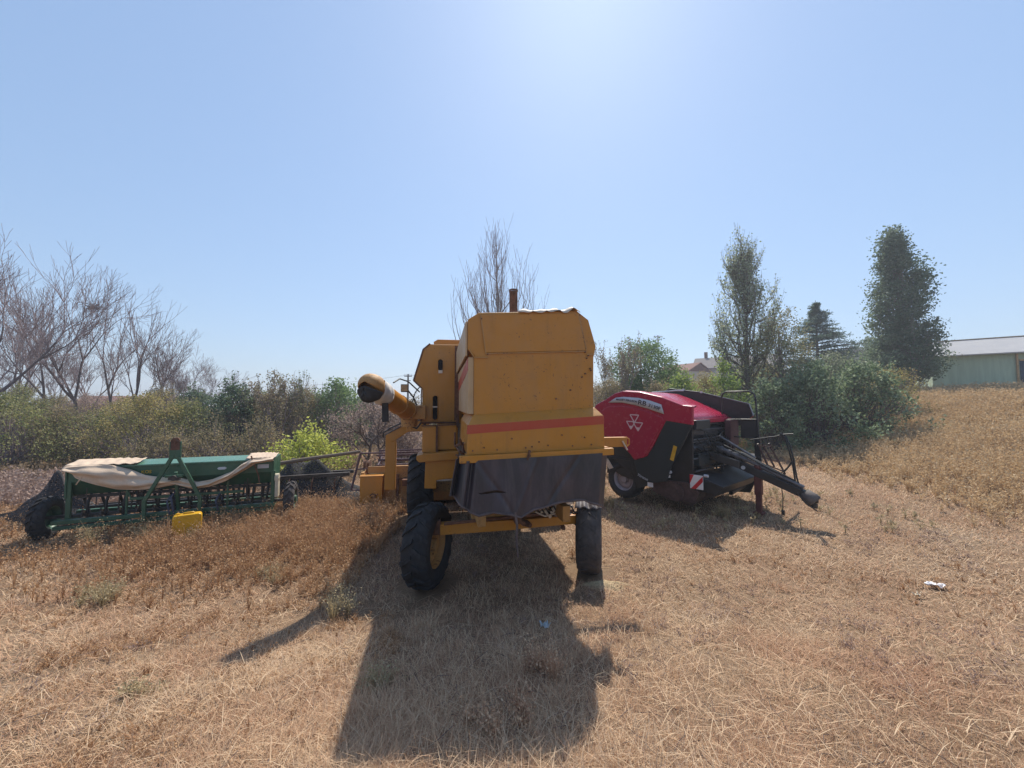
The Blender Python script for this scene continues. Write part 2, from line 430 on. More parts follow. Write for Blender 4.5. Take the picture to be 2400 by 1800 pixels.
# left side panels
m = MB(); m.box(-.695, -.672, -1.10, 2.9, 2.92, 3.30); m.build('upper_side_panel', M_side, H, bevel=.006)
m = MB(); m.box(-.662, -.60, -1.10, 2.9, 2.28, 2.905); m.build('side_panel', M_side, H, bevel=.006)
m = MB(); m.add([(-.666, -1.08, 2.90), (-.666, -1.08, 2.76), (-.666, 2.6, 2.48), (-.666, 2.6, 2.66), (-.66, -1.08, 2.90), (-.66, -1.08, 2.76), (-.66, 2.6, 2.48), (-.66, 2.6, 2.66)],
      [(0, 3, 2, 1), (0, 1, 5, 4), (1, 2, 6, 5), (2, 3, 7, 6), (3, 0, 4, 7), (4, 5, 6, 7)])
m.build('side_stripe', M_stripe, H)
m = MB(); m.beam((-.69, 1.45, 2.1), (-.69, 1.45, 3.4), .05, .06); m.beam((-.68, 1.1, 2.0), (-.68, 1.1, 2.75), .04, .05)
m.build('side_post', M_rust, H)
# crumpled torn tarp on the hood roof
m = MB()
def roof_tarp(u, v):
    x = -.1 + .72 * u; y = -1.15 + .75 * v
    z = 3.43 + .055 * u + .022 * abs(math.sin(9 * u + 3 * v)) * (1 - .3 * v) + .012 * math.sin(23 * u)
    if v < .08: z -= .05 * (1 - v / .08) * (.4 + .6 * abs(math.sin(14 * u)))
    return (x, y, z + .008)
m.grid(roof_tarp, 36, 12)
tp = m.build('torn_tarp', M_foil, None, solid=.004); tp.parent = None
tp.matrix_world = Matrix.Translation((-.03, 5.4, 0)) @ Matrix.Rotation(R(10.5), 4, 'Z')
tag(tp, 'crumpled sun-bleached cloth lying on the roof of the yellow combine', 'tarp')
# exhaust
m = MB(); m.cyl((.17, .6, 3.4), (.165, .6, 4.17), .066, .066, 20); m.cyl((.165, .6, 4.17), (.165, .6, 4.2), .072, .070, 20, caps=False)
m.build('exhaust_pipe', M_rust, H)
# rubber curtain
m = MB()
def cur(u, v):
    top = 1.80 + .055 * u
    bots = [1.42, 1.32, 1.25, 1.285, 1.245, 1.215, 1.29, 1.32, 1.335, 1.35, 1.36, 1.31, 1.22]
    k = u * (len(bots) - 1); i = min(int(k), len(bots) - 2); bot = bots[i] * (1 - k + i) + bots[i + 1] * (k - i)
    bot += .004 * math.sin(41 * u) + .008 * math.sin(19 * u + 1)
    z = top * (1 - v) + bot * v
    x = -.785 + 1.70 * u - .05 * v * (1 - u) * 1.3 - .06 * v * u * u
    y = -1.315 - .02 * v + .016 * v * math.sin(8 * u + 1.2 * v) + .008 * (v ** .5) * math.sin(23 * u + 2 + v) + .004 * math.sin(9 * u + 3 * v) + .010 * math.exp(-((u - .12 - .25 * v) / .02) ** 2) - .008 * math.exp(-((u - .5 + .12 * v) / .015) ** 2) + .009 * math.exp(-((u - .78 + .2 * v) / .02) ** 2)
    if u < .12: y += (.12 - u) * (2.0 + 2 * math.sin(70 * u)) * .7 - .01 * math.sin(120 * u)
    if u > .93: y += (u - .93) * 2.0
    return (x, y, z)
def slit(u, v):
    return abs(v - .60 - .02 * math.sin(3 * u)) < .022 * max(0, 1 - ((u - .235) / .085) ** 2) ** .7 and abs(u - .235) < .085
m.grid(cur, 150, 120, skip=slit)
cu = m.build('rubber_curtain', M_curtain, H, solid=.005)
m = MB(); pts = [cur(u / 60, 1.0) for u in range(61)]
m.tube([(p[0], p[1] - .003, p[2]) for p in pts], [.010 + .005 * math.sin(i * .37) ** 2 for i in range(61)], 6)
pts = [cur(.004, v / 20) for v in range(21)]; m.tube([(p[0], p[1] - .003, p[2]) for p in pts], .011, 6)
m.build('curtain_hem', M_hem, cu)
m = MB(); p = cur(.38, 1.0)
m.tube([(p[0], p[1], p[2] + .04), (p[0] + .02, p[1] - .005, p[2] - .1), (p[0] + .015, p[1], p[2] - .25), (p[0] + .03, p[1], p[2] - .42)], [.014, .012, .014, .009], 6)
m.build('hanging_strap', M_hem, cu)
# chassis / dark body under the hood
m = MB(); m.prism([(-.95, 1.9), (-.6, 1.15), (.6, 1.0), (2.8, .75), (3.6, .9), (3.6, 2.2), (.1, 2.2)], 'x', -.58, .74)
m.build('straw_walker_housing', M_dark, H, bevel=.01)
m = MB(); m.beam((-.45, -.6, 1.0), (-.5, 3.4, .98), .1, .2); m.beam((.62, -.6, 1.0), (.6, 3.4, .98), .1, .2)
m.beam((-.55, -.15, 1.0), (.75, -.1, 1.02), .12, .24); m.build('chassis', M_yel_old, H, bevel=.008)
# rear axle with bracket clutter
m = MB(); m.beam((-.95, -.12, .765), (.08, -.12, .775), .14, .135); m.beam((.08, -.12, .775), (.92, -.12, .80), .14, .12)
ax = m.build('rear_axle', M_yel, H, bevel=.008)
m = MB(); m.beam((-.9, -.25, .86), (.85, -.22, .93), .035, .035)
m.beam((-1.0, -.12, .70), (-1.0, -.12, .88), .12, .12); m.beam((.95, -.12, .70), (.95, -.12, .88), .1, .1)
m.beam((-.02, -.2, .95), (.16, -.26, .80), .10, .05); m.cyl((.05, -.22, .87), (.05, -.3, .86), .05, n=14); m.cyl((.18, -.22, .80), (.22, -.30, .79), .045, .03, n=12)
m.box(.70, .74, -.18, -.1, .66, .72)
m.build('steering_linkage', M_rust, ax, bevel=.004)
m = MB()
rr = random.Random(4)
for k in range(16):
    c0 = Vector((.40 + .42 * rr.random(), -.18 - .12 * rr.random(), .90 + .2 * rr.random()))
    m.rbox(c0, (.03 + .14 * rr.random(), .03, .012 + .03 * rr.random()), Matrix.Rotation(rr.uniform(-.9, .9), 3, 'Y'))
m.beam((.56, -.3, 1.02), (.76, -.3, 1.10), .05, .09); m.cyl((.33, -.25, 1.0), (.50, -.25, 1.04), .04, n=12)
m.tube([(.3, -.25, .95), (.42, -.3, .90), (.6, -.28, .93), (.8, -.25, .9)], .012)
m.build('sunlit_metal_clutter', M_foil, H, bevel=.003)  # crumpled sheet metal; its sunlit white is put into the pale colour
m = MB()
for k in range(9):
    x = .25 + .06 * k; m.tube([(x, -.3, 1.2 - .02 * k), (x + .05, -.33, 1.02), (x + .12, -.25, .92), (x + .2, -.2, .88)], .010, 6)
m.build('hydraulic_hose', M_hose, H)['kind'] = 'stuff'
m = MB(); m.box(-.50, .1, -.05, .1, .88, 1.02); m.build('walker_crossmember', M_yel_old, H, bevel=.006)
m = MB(); m.cyl((-.2, .8, .75), (.6, .8, .75), .28, n=24); m.cyl((-.62, 2.0, .9), (.75, 2.0, .9), .42, n=28); m.box(-.6, .75, 2.4, 3.4, .45, .8)
m.build('fan_housing', M_dark, H)
# wheels
wheel(H, (-1.10, 0, .53), .515, .36, .29, M_yel_old, 1, -21, name='rear_wheel', nl=17, lh=.028)
wheel(H, (1.15, -.02, .515), .50, .34, .28, M_tan, 1, -24, name='rear_wheel', nl=17, lh=.008, label='smooth worn rear wheel with dusty folds of rubber on top', tmat=M_rubber_dusty)
wheel(H, (-1.34, 3.0, .67), .64, .5, .36, M_yel_old, -1, 0, name='front_wheel', nl=18, lh=.045)
wheel(H, (1.34, 3.0, .67), .64, .5, .36, M_yel_old, 1, 0, name='front_wheel', nl=18, lh=.045)
m = MB(); m.beam((-1.1, 3.0, .67), (1.1, 3.0, .67), .22, .22); m.build('front_axle', M_yel_old, H, bevel=.01)
# black rag tied over the right rear tyre
m = MB()
def rag(u, v):
    a = 1.0 + 1.35 * u; r = .512 + .022 * abs(math.sin(7 * u + 5 * v)) + .016 * math.sin(21 * v + 4 * u) + .03 * (v * (1 - v))
    x = (v - .5) * (.37 - .02 * math.sin(9 * u)); y = r * math.cos(math.pi - a); z = r * math.sin(a)
    c, s_ = math.cos(R(-24)), math.sin(R(-24))
    return (1.15 + x * c - y * s_, -.02 + x * s_ + y * c, .515 + z)
m.grid(rag, 26, 22)
rg = m.build('rubber_sheet', plain('grey_dusty_sheet', (.10, .085, .09), .6, .4, 8), None, solid=.004)
rg.matrix_world = Matrix.Translation((-.03, 5.4, 0)) @ Matrix.Rotation(R(10.5), 4, 'Z')
tag(rg, 'grey dusty rubber sheet folded over the top of the right rear tyre', 'rubber sheet')
# grain tank
tk = [(-.60, 2.05), (-1.27, 2.05), (-1.28, 2.65), (-1.43, 2.79), (-1.27, 3.34), (-1.15, 3.45), (1.35, 3.47), (1.5, 3.34), (1.62, 2.79), (1.47, 2.65), (1.45, 2.05)]
m = MB(); m.prism(tk, 'y', 1.62, 3.3); gt = m.build('grain_tank', M_yel, H, bevel=.012)
m = MB(); m.prism([(-1.05, 3.46), (-1.10, 3.55), (-1.02, 3.60), (1.25, 3.62), (1.28, 3.48)], 'y', 2.0, 3.2); m.build('tank_lid', M_yel, gt, bevel=.01)
m = MB(); m.prism([(-.68, 2.08), (-1.25, 2.08), (-1.26, 2.64), (-1.41, 2.79), (-1.255, 3.32), (-1.14, 3.43), (-.72, 3.435)], 'y', 1.60, 1.622)
m.build('tank_rear_panel', M_yel, gt, bevel=.004)
m = MB(); m.beam((-1.285, 1.60, 2.66), (-1.43, 1.60, 2.80), .02, .025); m.beam((-1.43, 1.6, 2.8), (-1.27, 1.6, 3.35), .02, .02); m.beam((-1.27, 1.6, 3.35), (-1.15, 1.6, 3.455), .02, .02)
m.beam((-1.29, 1.6, 2.65), (-1.29, 1.6, 2.06), .015, .02); m.beam((-1.29, 1.59, 2.055), (-.68, 1.59, 2.055), .02, .03)
m.build('tank_edge', M_rust, gt)
def oblong(mb, cx, cz, w, h, y0, y1, n=10):
    pts = []
    for k in range(n + 1): a = math.pi * k / n; pts.append((cx + w / 2 * math.cos(a), cz + h / 2 - w / 2 + w / 2 * math.sin(a)))
    for k in range(n + 1): a = math.pi + math.pi * k / n; pts.append((cx + w / 2 * math.cos(a), cz - h / 2 + w / 2 + w / 2 * math.sin(a)))
    mb.prism(pts, 'y', y0, y1); return pts
for cx, cz, w, h in ((-.965, 3.075, .10, .22), (-1.05, 2.32, .10, .44)):
    m = MB(); oblong(m, cx, cz, w, h, 1.592, 1.61); wd = m.build('slot_shade_plate', M_slot_shade, gt)  # closed plate; the shade inside the oblong slot is put into its black colour
    m = MB(); pts = []
    for k in range(11): a = math.pi * k / 10; pts.append((cx + w / 2 * math.cos(a), 1.592, cz + h / 2 - w / 2 + w / 2 * math.sin(a)))
    for k in range(11): a = math.pi + math.pi * k / 10; pts.append((cx + w / 2 * math.cos(a), 1.592, cz - h / 2 + w / 2 + w / 2 * math.sin(a)))
    m.tube(pts + [pts[0]], .009, 6, caps=False); m.build('window_frame', M_yel, gt)
m = MB(); m.box(-1.095, -1.01, 1.582, 1.596, 2.325, 2.345); m.box(-1.0, -.93, 1.58, 1.6, 2.93, 2.985); [q.build('window_catch', M_foil, gt) for q in m.island()]
# lower panels at the left flank
m = MB(); m.box(-1.235, -1.02, .90, 1.6, 1.63, 2.02); m.build('side_cover', M_yel, H, bevel=.008)
m = MB(); m.box(-1.015, -.70, .93, 1.6, 1.66, 2.04); m.build('side_cover', M_yel, H, bevel=.008)
m = MB(); m.beam((-1.012, .88, 1.62), (-1.012, .88, 2.04), .03, .03); m.beam((-1.25, .9, 2.045), (-.7, .9, 2.06), .02, .02); m.build('cover_strap', M_rust, H)
m = MB(); m.prism([(-1.31, 1.54), (-1.27, 1.50), (-.69, 1.53), (-.67, 1.66), (-1.22, 1.62), (-1.31, 1.60)], 'y', .72, 1.2); m.build('flank_beam', M_yel, H, bevel=.01)
m = MB(); m.prism([(-1.18, 1.505), (-1.19, 1.09), (-1.01, 1.08), (-1.01, 1.21), (-.66, 1.24), (-.66, 1.52)], 'y', .80, .86); m.build('mud_guard', M_yel, H, bevel=.008)
m = MB(); m.tube([(-.72, .6, 1.62), (-.64, -.3, 1.66), (-.7, -.9, 1.9), (-.75, -1.1, 2.02)], .012); m.tube([(-.78, -.6, 1.88), (-.70, -.9, 1.95), (-.72, -1.15, 1.86), (-.76, -1.2, 1.90)], .012)
m.tube([(-.75, .3, 1.98), (-.75, .3, 1.8), (-.70, .0, 1.75)], .015); m.build('rusty_rod', M_rust, H)
# mounting arm at the right rear corner
m = MB(); m.box(.85, 1.58, -.36, -.26, 1.80, 1.93); m.tube([(1.57, -.34, 1.93), (1.62, -.34, 1.9), (1.62, -.34, 1.83), (1.57, -.34, 1.79)], .012); ra = m.build('side_bracket', M_yel, H, bevel=.006)
m = MB(); m.cyl((1.50, -.38, 1.88), (1.56, -.40, 1.76), .013, n=8); m.build('pin', M_foil, ra)
# unloading auger folded back
m = MB(); a0 = Vector((-1.50, 1.25, 2.28)); a1 = Vector((-1.86, .12, 2.62))
m.cyl(a0, a1, .15, .15, 24); au = m.build('unloading_auger', M_yel, H)
d = (a1 - a0).normalized()
for f0, f1, fr in ((a1 - d * .02, a1 + d * .01, .165), (a0 + d * .35, a0 + d * .37, .16), (a0, a0 + d * .03, .165)):
    m = MB(); m.cyl(f0, f1, fr, fr, 24); m.build('auger_flange', M_yel_old, au, bevel=.003)
m = MB()   # spout: yellow dome above, sagging rubber mouth below
sx = d.cross(Vector((0, 0, 1))).normalized(); sn = sx.cross(d).normalized()
def dome(lo, hi, k, sag):
    def f(u, v):
        a = lo + (hi - lo) * v; b_ = u * math.pi / 2
        r = .168 * k * math.cos(b_) ** .8; p = a1 + d * (.24 * math.sin(b_) - .01) + sx * r * math.cos(a) + sn * r * math.sin(a)
        if sag: p = p + Vector((0, 0, -1)) * (.11 * max(0, -math.sin(a)) * (.3 + math.sin(b_))) + d * .01 * math.sin(9 * a)
        return tuple(p)
    return f
m.grid(dome(-.5, math.pi + .45, 1.0, 0), 10, 22); m.build('spout', M_yel_old, au, solid=.006)
m = MB(); m.grid(dome(math.pi + .38, 2 * math.pi - .42, 1.05, 1), 10, 22); m.build('rubber_spout', M_rubber, au, solid=.006)
m = MB(); c = a1 - d * .34
def wrap(u, v):
    a = 2 * math.pi * v; x = d.cross(Vector((0, 0, 1))).normalized(); n = x.cross(d)
    r = .162 + .008 * math.sin(5 * a + 9 * u); return tuple(c + d * (u * (.26 + .06 * math.sin(2 * a + 1)) + .03 * math.sin(3 * a)) + x * r * math.cos(a) + n * r * math.sin(a))
m.grid(wrap, 6, 30); m.build('cloth_wrap', M_cloth, au, solid=.004)
m = MB(); m.beam((-1.72, .30, 2.40), (-1.71, .28, 2.14), .09, .03, up=(0, 1, 0)); m.build('hanging_rubber_flap', M_rubber, au, bevel=.008)
m = MB(); m.box(-1.60, -1.2, 1.30, 1.75, 2.13, 2.36); m.cyl((-1.48, 1.5, 2.3), (-1.48, 1.5, 2.0), .16, .13, 20); m.build('auger_elbow', M_yel_old, H, bevel=.02)
m = MB(); m.tube([(-1.5, 1.9, 2.0), (-1.38, 1.9, 1.94), (-1.3, 1.9, 2.05), (-1.22, 1.9, 2.0)], .02); m.tube([(-1.45, 1.95, 2.05), (-1.35, 1.92, 2.12), (-1.25, 1.9, 2.08)], .018)
m.tube([(-1.33, 1.8, 2.6), (-1.52, 1.7, 2.78), (-1.62, 1.2, 2.80), (-1.68, .9, 2.72)], .012); m.tube([(-1.50, 2.0, 2.32), (-1.42, 2.0, 2.6), (-1.3, 1.95, 2.75)], .010)
m.tube([(-1.38, 1.9, 2.35), (-1.44, 1.9, 2.5), (-1.58, 1.9, 2.68)], .014)
m.build('cable', M_hose, H)
m = MB(); m.box(-1.66, -1.53, 1.78, 1.90, 2.60, 2.74); wl = m.build('work_lamp', M_dark, H, bevel=.01)
m = MB(); m.box(-1.65, -1.54, 1.76, 1.782, 2.615, 2.725); m.build('lens', M_tan, wl)
# cab
m = MB(); m.prism([(3.32, 1.5), (3.32, 3.2), (4.4, 3.2), (4.75, 2.2), (4.5, 1.5)], 'x', -.75, .85); cb = m.build('cab', M_yel, H, bevel=.02)
m = MB(); m.prism([(3.45, 2.25), (3.45, 3.05), (4.3, 3.05), (4.6, 2.25)], 'x', -.76, -.752); m.prism([(3.45, 2.25), (3.45, 3.05), (4.3, 3.05), (4.6, 2.25)], 'x', .852, .86); [q.build('cab_window', M_glass, cb) for q in m.island()]
# gooseneck arm and header
m = MB(); A = [(-1.2, 3.4, 1.90), (-1.64, 3.4, 1.90), (-2.05, 3.4, 1.63), (-2.01, 3.4, .55)]
m.beam(A[0], A[1], .18, .23); m.beam(A[1], A[2], .18, .20); m.beam((-2.0, 3.4, 1.72), A[3], .17, .22); m.box(-1.68, -1.56, 3.30, 3.50, 1.78, 2.02)
m.build('ladder_arm', M_yel, H, bevel=.015)
m = MB(); m.tube([(-1.2, 3.35, 2.06), (-1.6, 3.33, 2.06), (-2.02, 3.33, 1.86), (-2.16, 3.35, 1.76), (-2.17, 3.38, 1.66)], .015); m.tube([(-1.2, 3.30, 2.04), (-1.55, 3.30, 2.02), (-1.98, 3.30, 1.80), (-2.12, 3.35, 1.70)], .012)
m.build('brake_hose', M_hose, H)
hd = empty('header', (0, 0, 0)); hd.parent = H
m = MB(); m.prism([(4.1, .12), (4.1, .80), (4.35, .82), (4.9, .45), (5.6, .12), (5.6, .06), (4.3, .06)], 'x', -2.75, -2.68)
m.prism([(4.1, .12), (4.1, .80), (4.35, .82), (4.9, .45), (5.6, .12), (5.6, .06), (4.3, .06)], 'x', 2.35, 2.42); [q.build('end_plate', M_yel_old, hd, bevel=.006) for q in m.island()]
m = MB(); m.box(-2.72, -2.24, 3.86, 4.12, .14, .74); m.box(-2.735, -2.225, 3.85, 4.13, .74, .765); m.build('drive_cover', M_yel, hd, bevel=.01)
m = MB(); m.tube([(-2.50, 3.85, .33), (-2.44, 3.84, .37), (-2.37, 3.84, .34), (-2.40, 3.84, .27), (-2.47, 3.84, .28), (-2.33, 3.84, .36)], .013); m.build('cover_handle', M_rust, hd)
m = MB(); m.box(-2.24, 2.4, 4.10, 4.14, .10, .78); m.box(-2.6, 2.4, 4.12, 4.2, .78, .93); m.box(-2.6, 2.4, 4.14, 5.3, .08, .11); m.build('header_trough', M_yel_old, hd, bevel=.006)
m = MB(); m.beam((-1.93, 4.05, .1), (-1.93, 4.05, .75), .04, .06); m.box(-1.8, -1.55, 3.8, 4.1, .52, .66); m.beam((-2.2, 4.06, .62), (-1.6, 4.06, .65), .03, .03); m.build('header_bracket', M_rust, hd)
m = MB(); m.cyl((-2.68, 4.55, .85), (-2.62, 4.55, .85), .17, n=28); m.cyl((-2.74, 4.4, .95), (-2.68, 4.4, .95), .10, n=20); m.build('pulley', M_rust, hd)
m = MB(); m.cyl((-2.6, 4.7, .40), (2.35, 4.7, .40), .17, n=20); m.build('header_auger', M_dark, hd)
rl = empty('reel', (0, 0, 0)); rl.parent = hd
M_reel = plain('purple_brown_pipe', (.12, .075, .085), .6, .4, 8)
m = MB(); m.cyl((-2.5, 5.0, .95), (2.3, 5.0, .95), .04, n=12)
for k in range(6):
    a = k * math.pi / 3 + .3; y, z = 5.0 + .42 * math.cos(a), .95 + .24 * math.sin(a)
    m.beam((-2.5, y, z), (2.3, y, z), .03, .04)
    for x in (-2.45, -1.2, 0, 1.2, 2.25): m.beam((x, 5.0, .95), (x, y, z), .03, .02)
    for q in range(60): x = -2.45 + q * .079; m.cyl((x, y, z), (x, y + .03, z - .17), .005, n=4, caps=False)
m.build('reel_bat', M_reel, rl)
m = MB(); P = [(-2.80, 4.3, 1.22), (-1.6, 4.35, 1.18)]
m.beam((-2.80, 4.3, 1.22), (-1.3, 4.5, 1.20), .035); m.beam((-2.80, 4.3, 1.22), (-2.97, 4.2, .40), .04); m.beam((-2.97, 4.2, .40), (-2.74, 4.2, .38), .03); m.beam((-2.87, 4.25, .86), (-2.62, 4.3, .86), .03)
m.beam((-2.07, 4.1, .9), (-2.07, 4.1, 1.2), .03)
m.build('divider_frame', M_reel, hd)
# ------------------------------------------------------------------ lettering
def lettering(name, text, size, mat, M, parent, ext=.002, width=None):
    cu_ = bpy.data.curves.new(name, 'FONT'); cu_.body = text; cu_.size = size; cu_.extrude = ext; cu_.align_x = 'CENTER'; cu_.align_y = 'CENTER'
    cu_.offset = size * .012
    t = bpy.data.objects.new(name + '_curve', cu_); C.objects.link(t)
    bpy.context.view_layer.update()
    me = bpy.data.meshes.new_from_object(t.evaluated_get(bpy.context.evaluated_depsgraph_get()))
    bpy.data.objects.remove(t); me.name = name; me.materials.clear(); me.materials.append(mat)
    sx = 1
    if width:
        w = max(v.co.x for v in me.vertices) - min(v.co.x for v in me.vertices); sx = width / w
    me.transform(M @ Matrix.Diagonal((sx, 1, 1, 1)))
    o = bpy.data.objects.new(name, me); C.objects.link(o); o.parent = parent
    return o

# ------------------------------------------------------------------ round baler (x = towards the drawbar, y = far side)
M_red = paint('baler_red_paint', (.38, .011, .045), (.39, .016, .055), rust=0, rough=.25, dirt=.04, dirtcol=(.3, .15, .14), dent=0)
M_teal = paint('dark_grey_panel', (.018, .026, .030), (.025, .036, .042), rust=0, rough=.38, dirt=.06, dirtcol=(.06, .055, .05), dent=0)
M_silver = plain('silver_decal', (.50, .52, .56), .4, .08, 5, 0)
M_ink = plain('decal_ink', (.02, .02, .025), .5, .1, 5, 0)
M_white = plain('white_decal', (.78, .76, .76), .5, .1, 9, 0)
M_yd = plain('yellow_decal', (.65, .38, .03), .5, .2, 9, 0)
M_rd = plain('red_reflector', (.55, .02, .03), .35, .1, 9, 0)
M_rimw = plain('grey_rim', (.32, .28, .30), .6, .2, 9)
M_post = plain('dark_red_post', (.10, .03, .028), .6, .4, 9)
Bx = empty('round_baler', (3.5626, 10.257, .08), -50, 'red round baler with dark grey panels and a long black drawbar', 'baler')
def sidepoly(name, poly, y0, y1, mat, bev=.012, par=None):
    m = MB(); m.prism(poly, 'y', y0, y1); return m.build(name, mat, par or Bx, bevel=bev)
redo = [(-.86, 1.75), (-.86, 2.15), (-.72, 2.36), (-.42, 2.49), (-.14, 2.64), (.11, 2.70), (.58, 2.665), (1.11, 2.54), (1.59, 2.36), (1.81, 2.335), (1.80, 1.935), (1.2, 2.01),
        (.88, 1.43), (.71, 1.17), (.39, 1.05), (.27, 1.19), (-.02, 1.42), (-.42, 1.56), (-.70, 1.60)]
redo = [(x, z - .08) for x, z in redo]
side = sidepoly('side_shield', redo, -1.20, -1.13, M_red, .022)
# raised lower field of the shield with a crease
fld = [(-.80, 1.72), (-.80, 2.02), (-.30, 2.33), (.2, 2.33), (.75, 2.22), (1.14, 2.08), (1.16, 2.0), (.80, 1.38), (.66, 1.14), (.40, 1.08), (.28, 1.21), (-.02, 1.45), (-.42, 1.60), (-.66, 1.64)]
fld = [(x, z - .08) for x, z in fld]
sidepoly('shield_field', fld, -1.222, -1.19, M_red, .02)
m = MB()
top = [(-.72, 2.36), (-.42, 2.49), (-.14, 2.64), (.11, 2.70), (.58, 2.665), (1.11, 2.54), (1.59, 2.36), (1.81, 2.335)]
top = [(x, z - .08) for x, z in top]
vs = []; 
for x, z in top: vs += [(x, -1.165, z - .012), (x - .0, -1.03, z + .02), (x, -1.03, z - .01), (x, -1.165, z - .04)]
fs = []
for k in range(len(top) - 1):
    a = 4 * k; b = a + 4; fs += [(a, a + 1, b + 1, b), (a + 1, a + 2, b + 2, b + 1), (a + 2, a + 3, b + 3, b + 2), (a + 3, a, b, b + 3)]
m.add(vs, fs); m.build('shield_top_edge', M_red, Bx, bevel=.006)
dk = [(1.18, 1.93), (1.77, 1.855), (1.57, 1.45), (1.30, .95), (1.17, .58), (.86, .51), (.48, .57), (.36, .95), (.41, .98), (.72, 1.09), (.90, 1.35)]
sidepoly('lower_side_panel', dk, -1.175, -1.12, M_teal, .012)
# decal band
lo = [(-.30, 2.335), (.10, 2.335), (.46, 2.275), (.80, 2.19), (1.18, 2.075)]; hi = [(-.08, 2.455), (.15, 2.475), (.55, 2.445), (.85, 2.38), (1.12, 2.29)]
def up3(t, pts):
    k = t * (len(pts) - 1); i = min(int(k), len(pts) - 2); f = k - i
    return (pts[i][0] * (1 - f) + pts[i + 1][0] * f, pts[i][1] * (1 - f) + pts[i + 1][1] * f)
lo = [(x, z - .0) for x, z in lo]
m = MB()
def band(u, v):
    a = up3(u, lo); b = up3(u, hi); return (a[0] * (1 - v) + b[0] * v, -1.226, a[1] * (1 - v) + b[1] * v)
m.grid(band, 24, 2); bd = m.build('decal_band', M_silver, Bx, solid=.004)
def sidetext(txt, x, z, size, ang, mat, width, par=bd, y=-1.231, nm='lettering'):
    M = Matrix.Translation((x, y, z)) @ Matrix.Rotation(R(90), 4, 'X') @ Matrix.Rotation(R(ang), 4, 'Z')
    return lettering(nm, txt, size, mat, M, par, width=width)
sidetext('MASSEY', .06, 2.405, .068, -3, M_ink, .25); sidetext('FERGUSON', .36, 2.372, .068, -8, M_ink, .30)
sidetext('RB', .645, 2.322, .155, -11, M_ink, .21); sidetext('3130F', .95, 2.232, .105, -16, M_ink, .30)
# three triangle emblem
m = MB()
def tri(pts, w=.022):
    for k in range(3):
        p, q = pts[k], pts[(k + 1) % 3]; m.beam((p[0], -1.227, p[1]), (q[0], -1.227, q[1]), w, .006, up=(0, 1, 0))
def tri_at(cx, cz, s, fill):
    P = [(cx - s, cz + s * .62), (cx + s, cz + s * .56), (cx, cz - s * 1.0)]
    tri(P)
    if fill:
        Q = [(cx - s * .42, cz - s * .30), (cx + s * .42, cz - s * .32), (cx, cz - s * .96)]; m.prism(Q, 'y', -1.228, -1.222)
tri_at(.435, 1.975, .115, 0); tri_at(.335, 1.815, .115, 1); tri_at(.525, 1.79, .125, 1)
m.build('emblem', plain('pink_white_decal', (.72, .55, .58), .5, .1, 9, 0), side)
sidetext('Xtracut', .60, .60, .085, -19, M_silver, .28, Bx, -1.179)
# yellow and white stickers
def sticker(nm, x0, x1, z0, z1, y, mat, sk=0, par=Bx):
    m = MB(); m.prism([(x0, z0), (x1, z0 - sk * .3), (x1 + sk, z1 - sk * .3), (x0 + sk, z1)], 'y', y, y + .004); return m.build(nm, mat, par)
sticker('warning_sticker', 1.27, 1.35, 1.08, 1.40, -1.179, M_yd, .09); sticker('warning_sticker', .70, .84, .40, .50, -1.15, M_white)
sticker('warning_sticker', 1.12, 1.24, .67, .735, -1.12, M_white)
# bale chamber and frame
m = MB(); ch = [(.25 + 1.02 * math.cos(k * math.pi / 10), 1.45 + .98 * math.sin(k * math.pi / 10)) for k in range(20)]
m.prism(ch, 'y', -1.05, 1.05); m.build('bale_chamber', M_black, Bx, bevel=.01)
m = MB(); m.box(.1, 1.3, -1.02, 1.02, .55, 1.9); m.box(-.6, .4, -.9, .9, .5, .9); m.build('main_frame', M_black, Bx, bevel=.01)
m = MB(); m.prism([(-.75, 1.5), (-.3, .95), (.45, .5), (.45, .9), (.2, 1.25), (-.2, 1.45)], 'y', -1.1, -1.02); m.box(-.62, .6, -1.13, -.62, .93, .98)
m.prism([(.42, .3), (.72, .42), (.5, 1.0), (.38, 1.1), (-.1, 1.4), (-.5, 1.3), (.22, .98)], 'y', -1.13, -.6)
m.build('mudguard', M_black, Bx, bevel=.01)
m = MB(); m.prism([(-.52, .88), (-.36, .66), (-.24, .7), (-.4, .92)], 'y', -1.15, -1.13); m.build('wheel_chock', M_foil, Bx)
wheel(Bx, (-.02, -.90, .44), .45, .40, .27, M_rimw, -1, 90, nl=24, lh=.012, skew=.1)
wheel(Bx, (-.02, .90, .44), .45, .40, .27, M_rimw, 1, 90, nl=24, lh=.012, skew=.1)
# top hood
m = MB()
def hood(u, v):
    y = -1.03 + 2.1 * u; x = .35 + 1.35 * v
    z = 2.56 - .56 * v ** 1.15 + .03 * math.sin(math.pi * u) * (1 - v)
    if v > .93: z -= (v - .93) * 1.2
    return (x, y, z)
m.grid(hood, 14, 16); m.build('hood', M_red, Bx, solid=.02)
m = MB(); m.beam((1.70, -1.03, 1.92), (1.70, 1.07, 1.92), .03, .09); m.beam((1.35, -1.0, 2.17), (1.35, 1.05, 2.17), .012, .012); m.build('hood_lip', M_red, Bx, bevel=.006)
fin = [(-.72, 2.36), (-.42, 2.55), (.08, 2.80), (.33, 2.775), (.92, 2.69), (2.09, 2.38), (2.18, 2.09), (1.9, 1.85), (1.2, 1.9), (.88, 1.43), (.39, 1.05), (-.42, 1.56), (-.86, 1.75), (-.86, 2.15)]
fin = [(x, z - .08) for x, z in fin]
fo = sidepoly('side_shield', fin, 1.17, 1.22, M_red, .015); fi = sidepoly('shield_inner_face', [(x * .985 + .01, z - .01) for x, z in fin], 1.13, 1.172, M_black, .008)
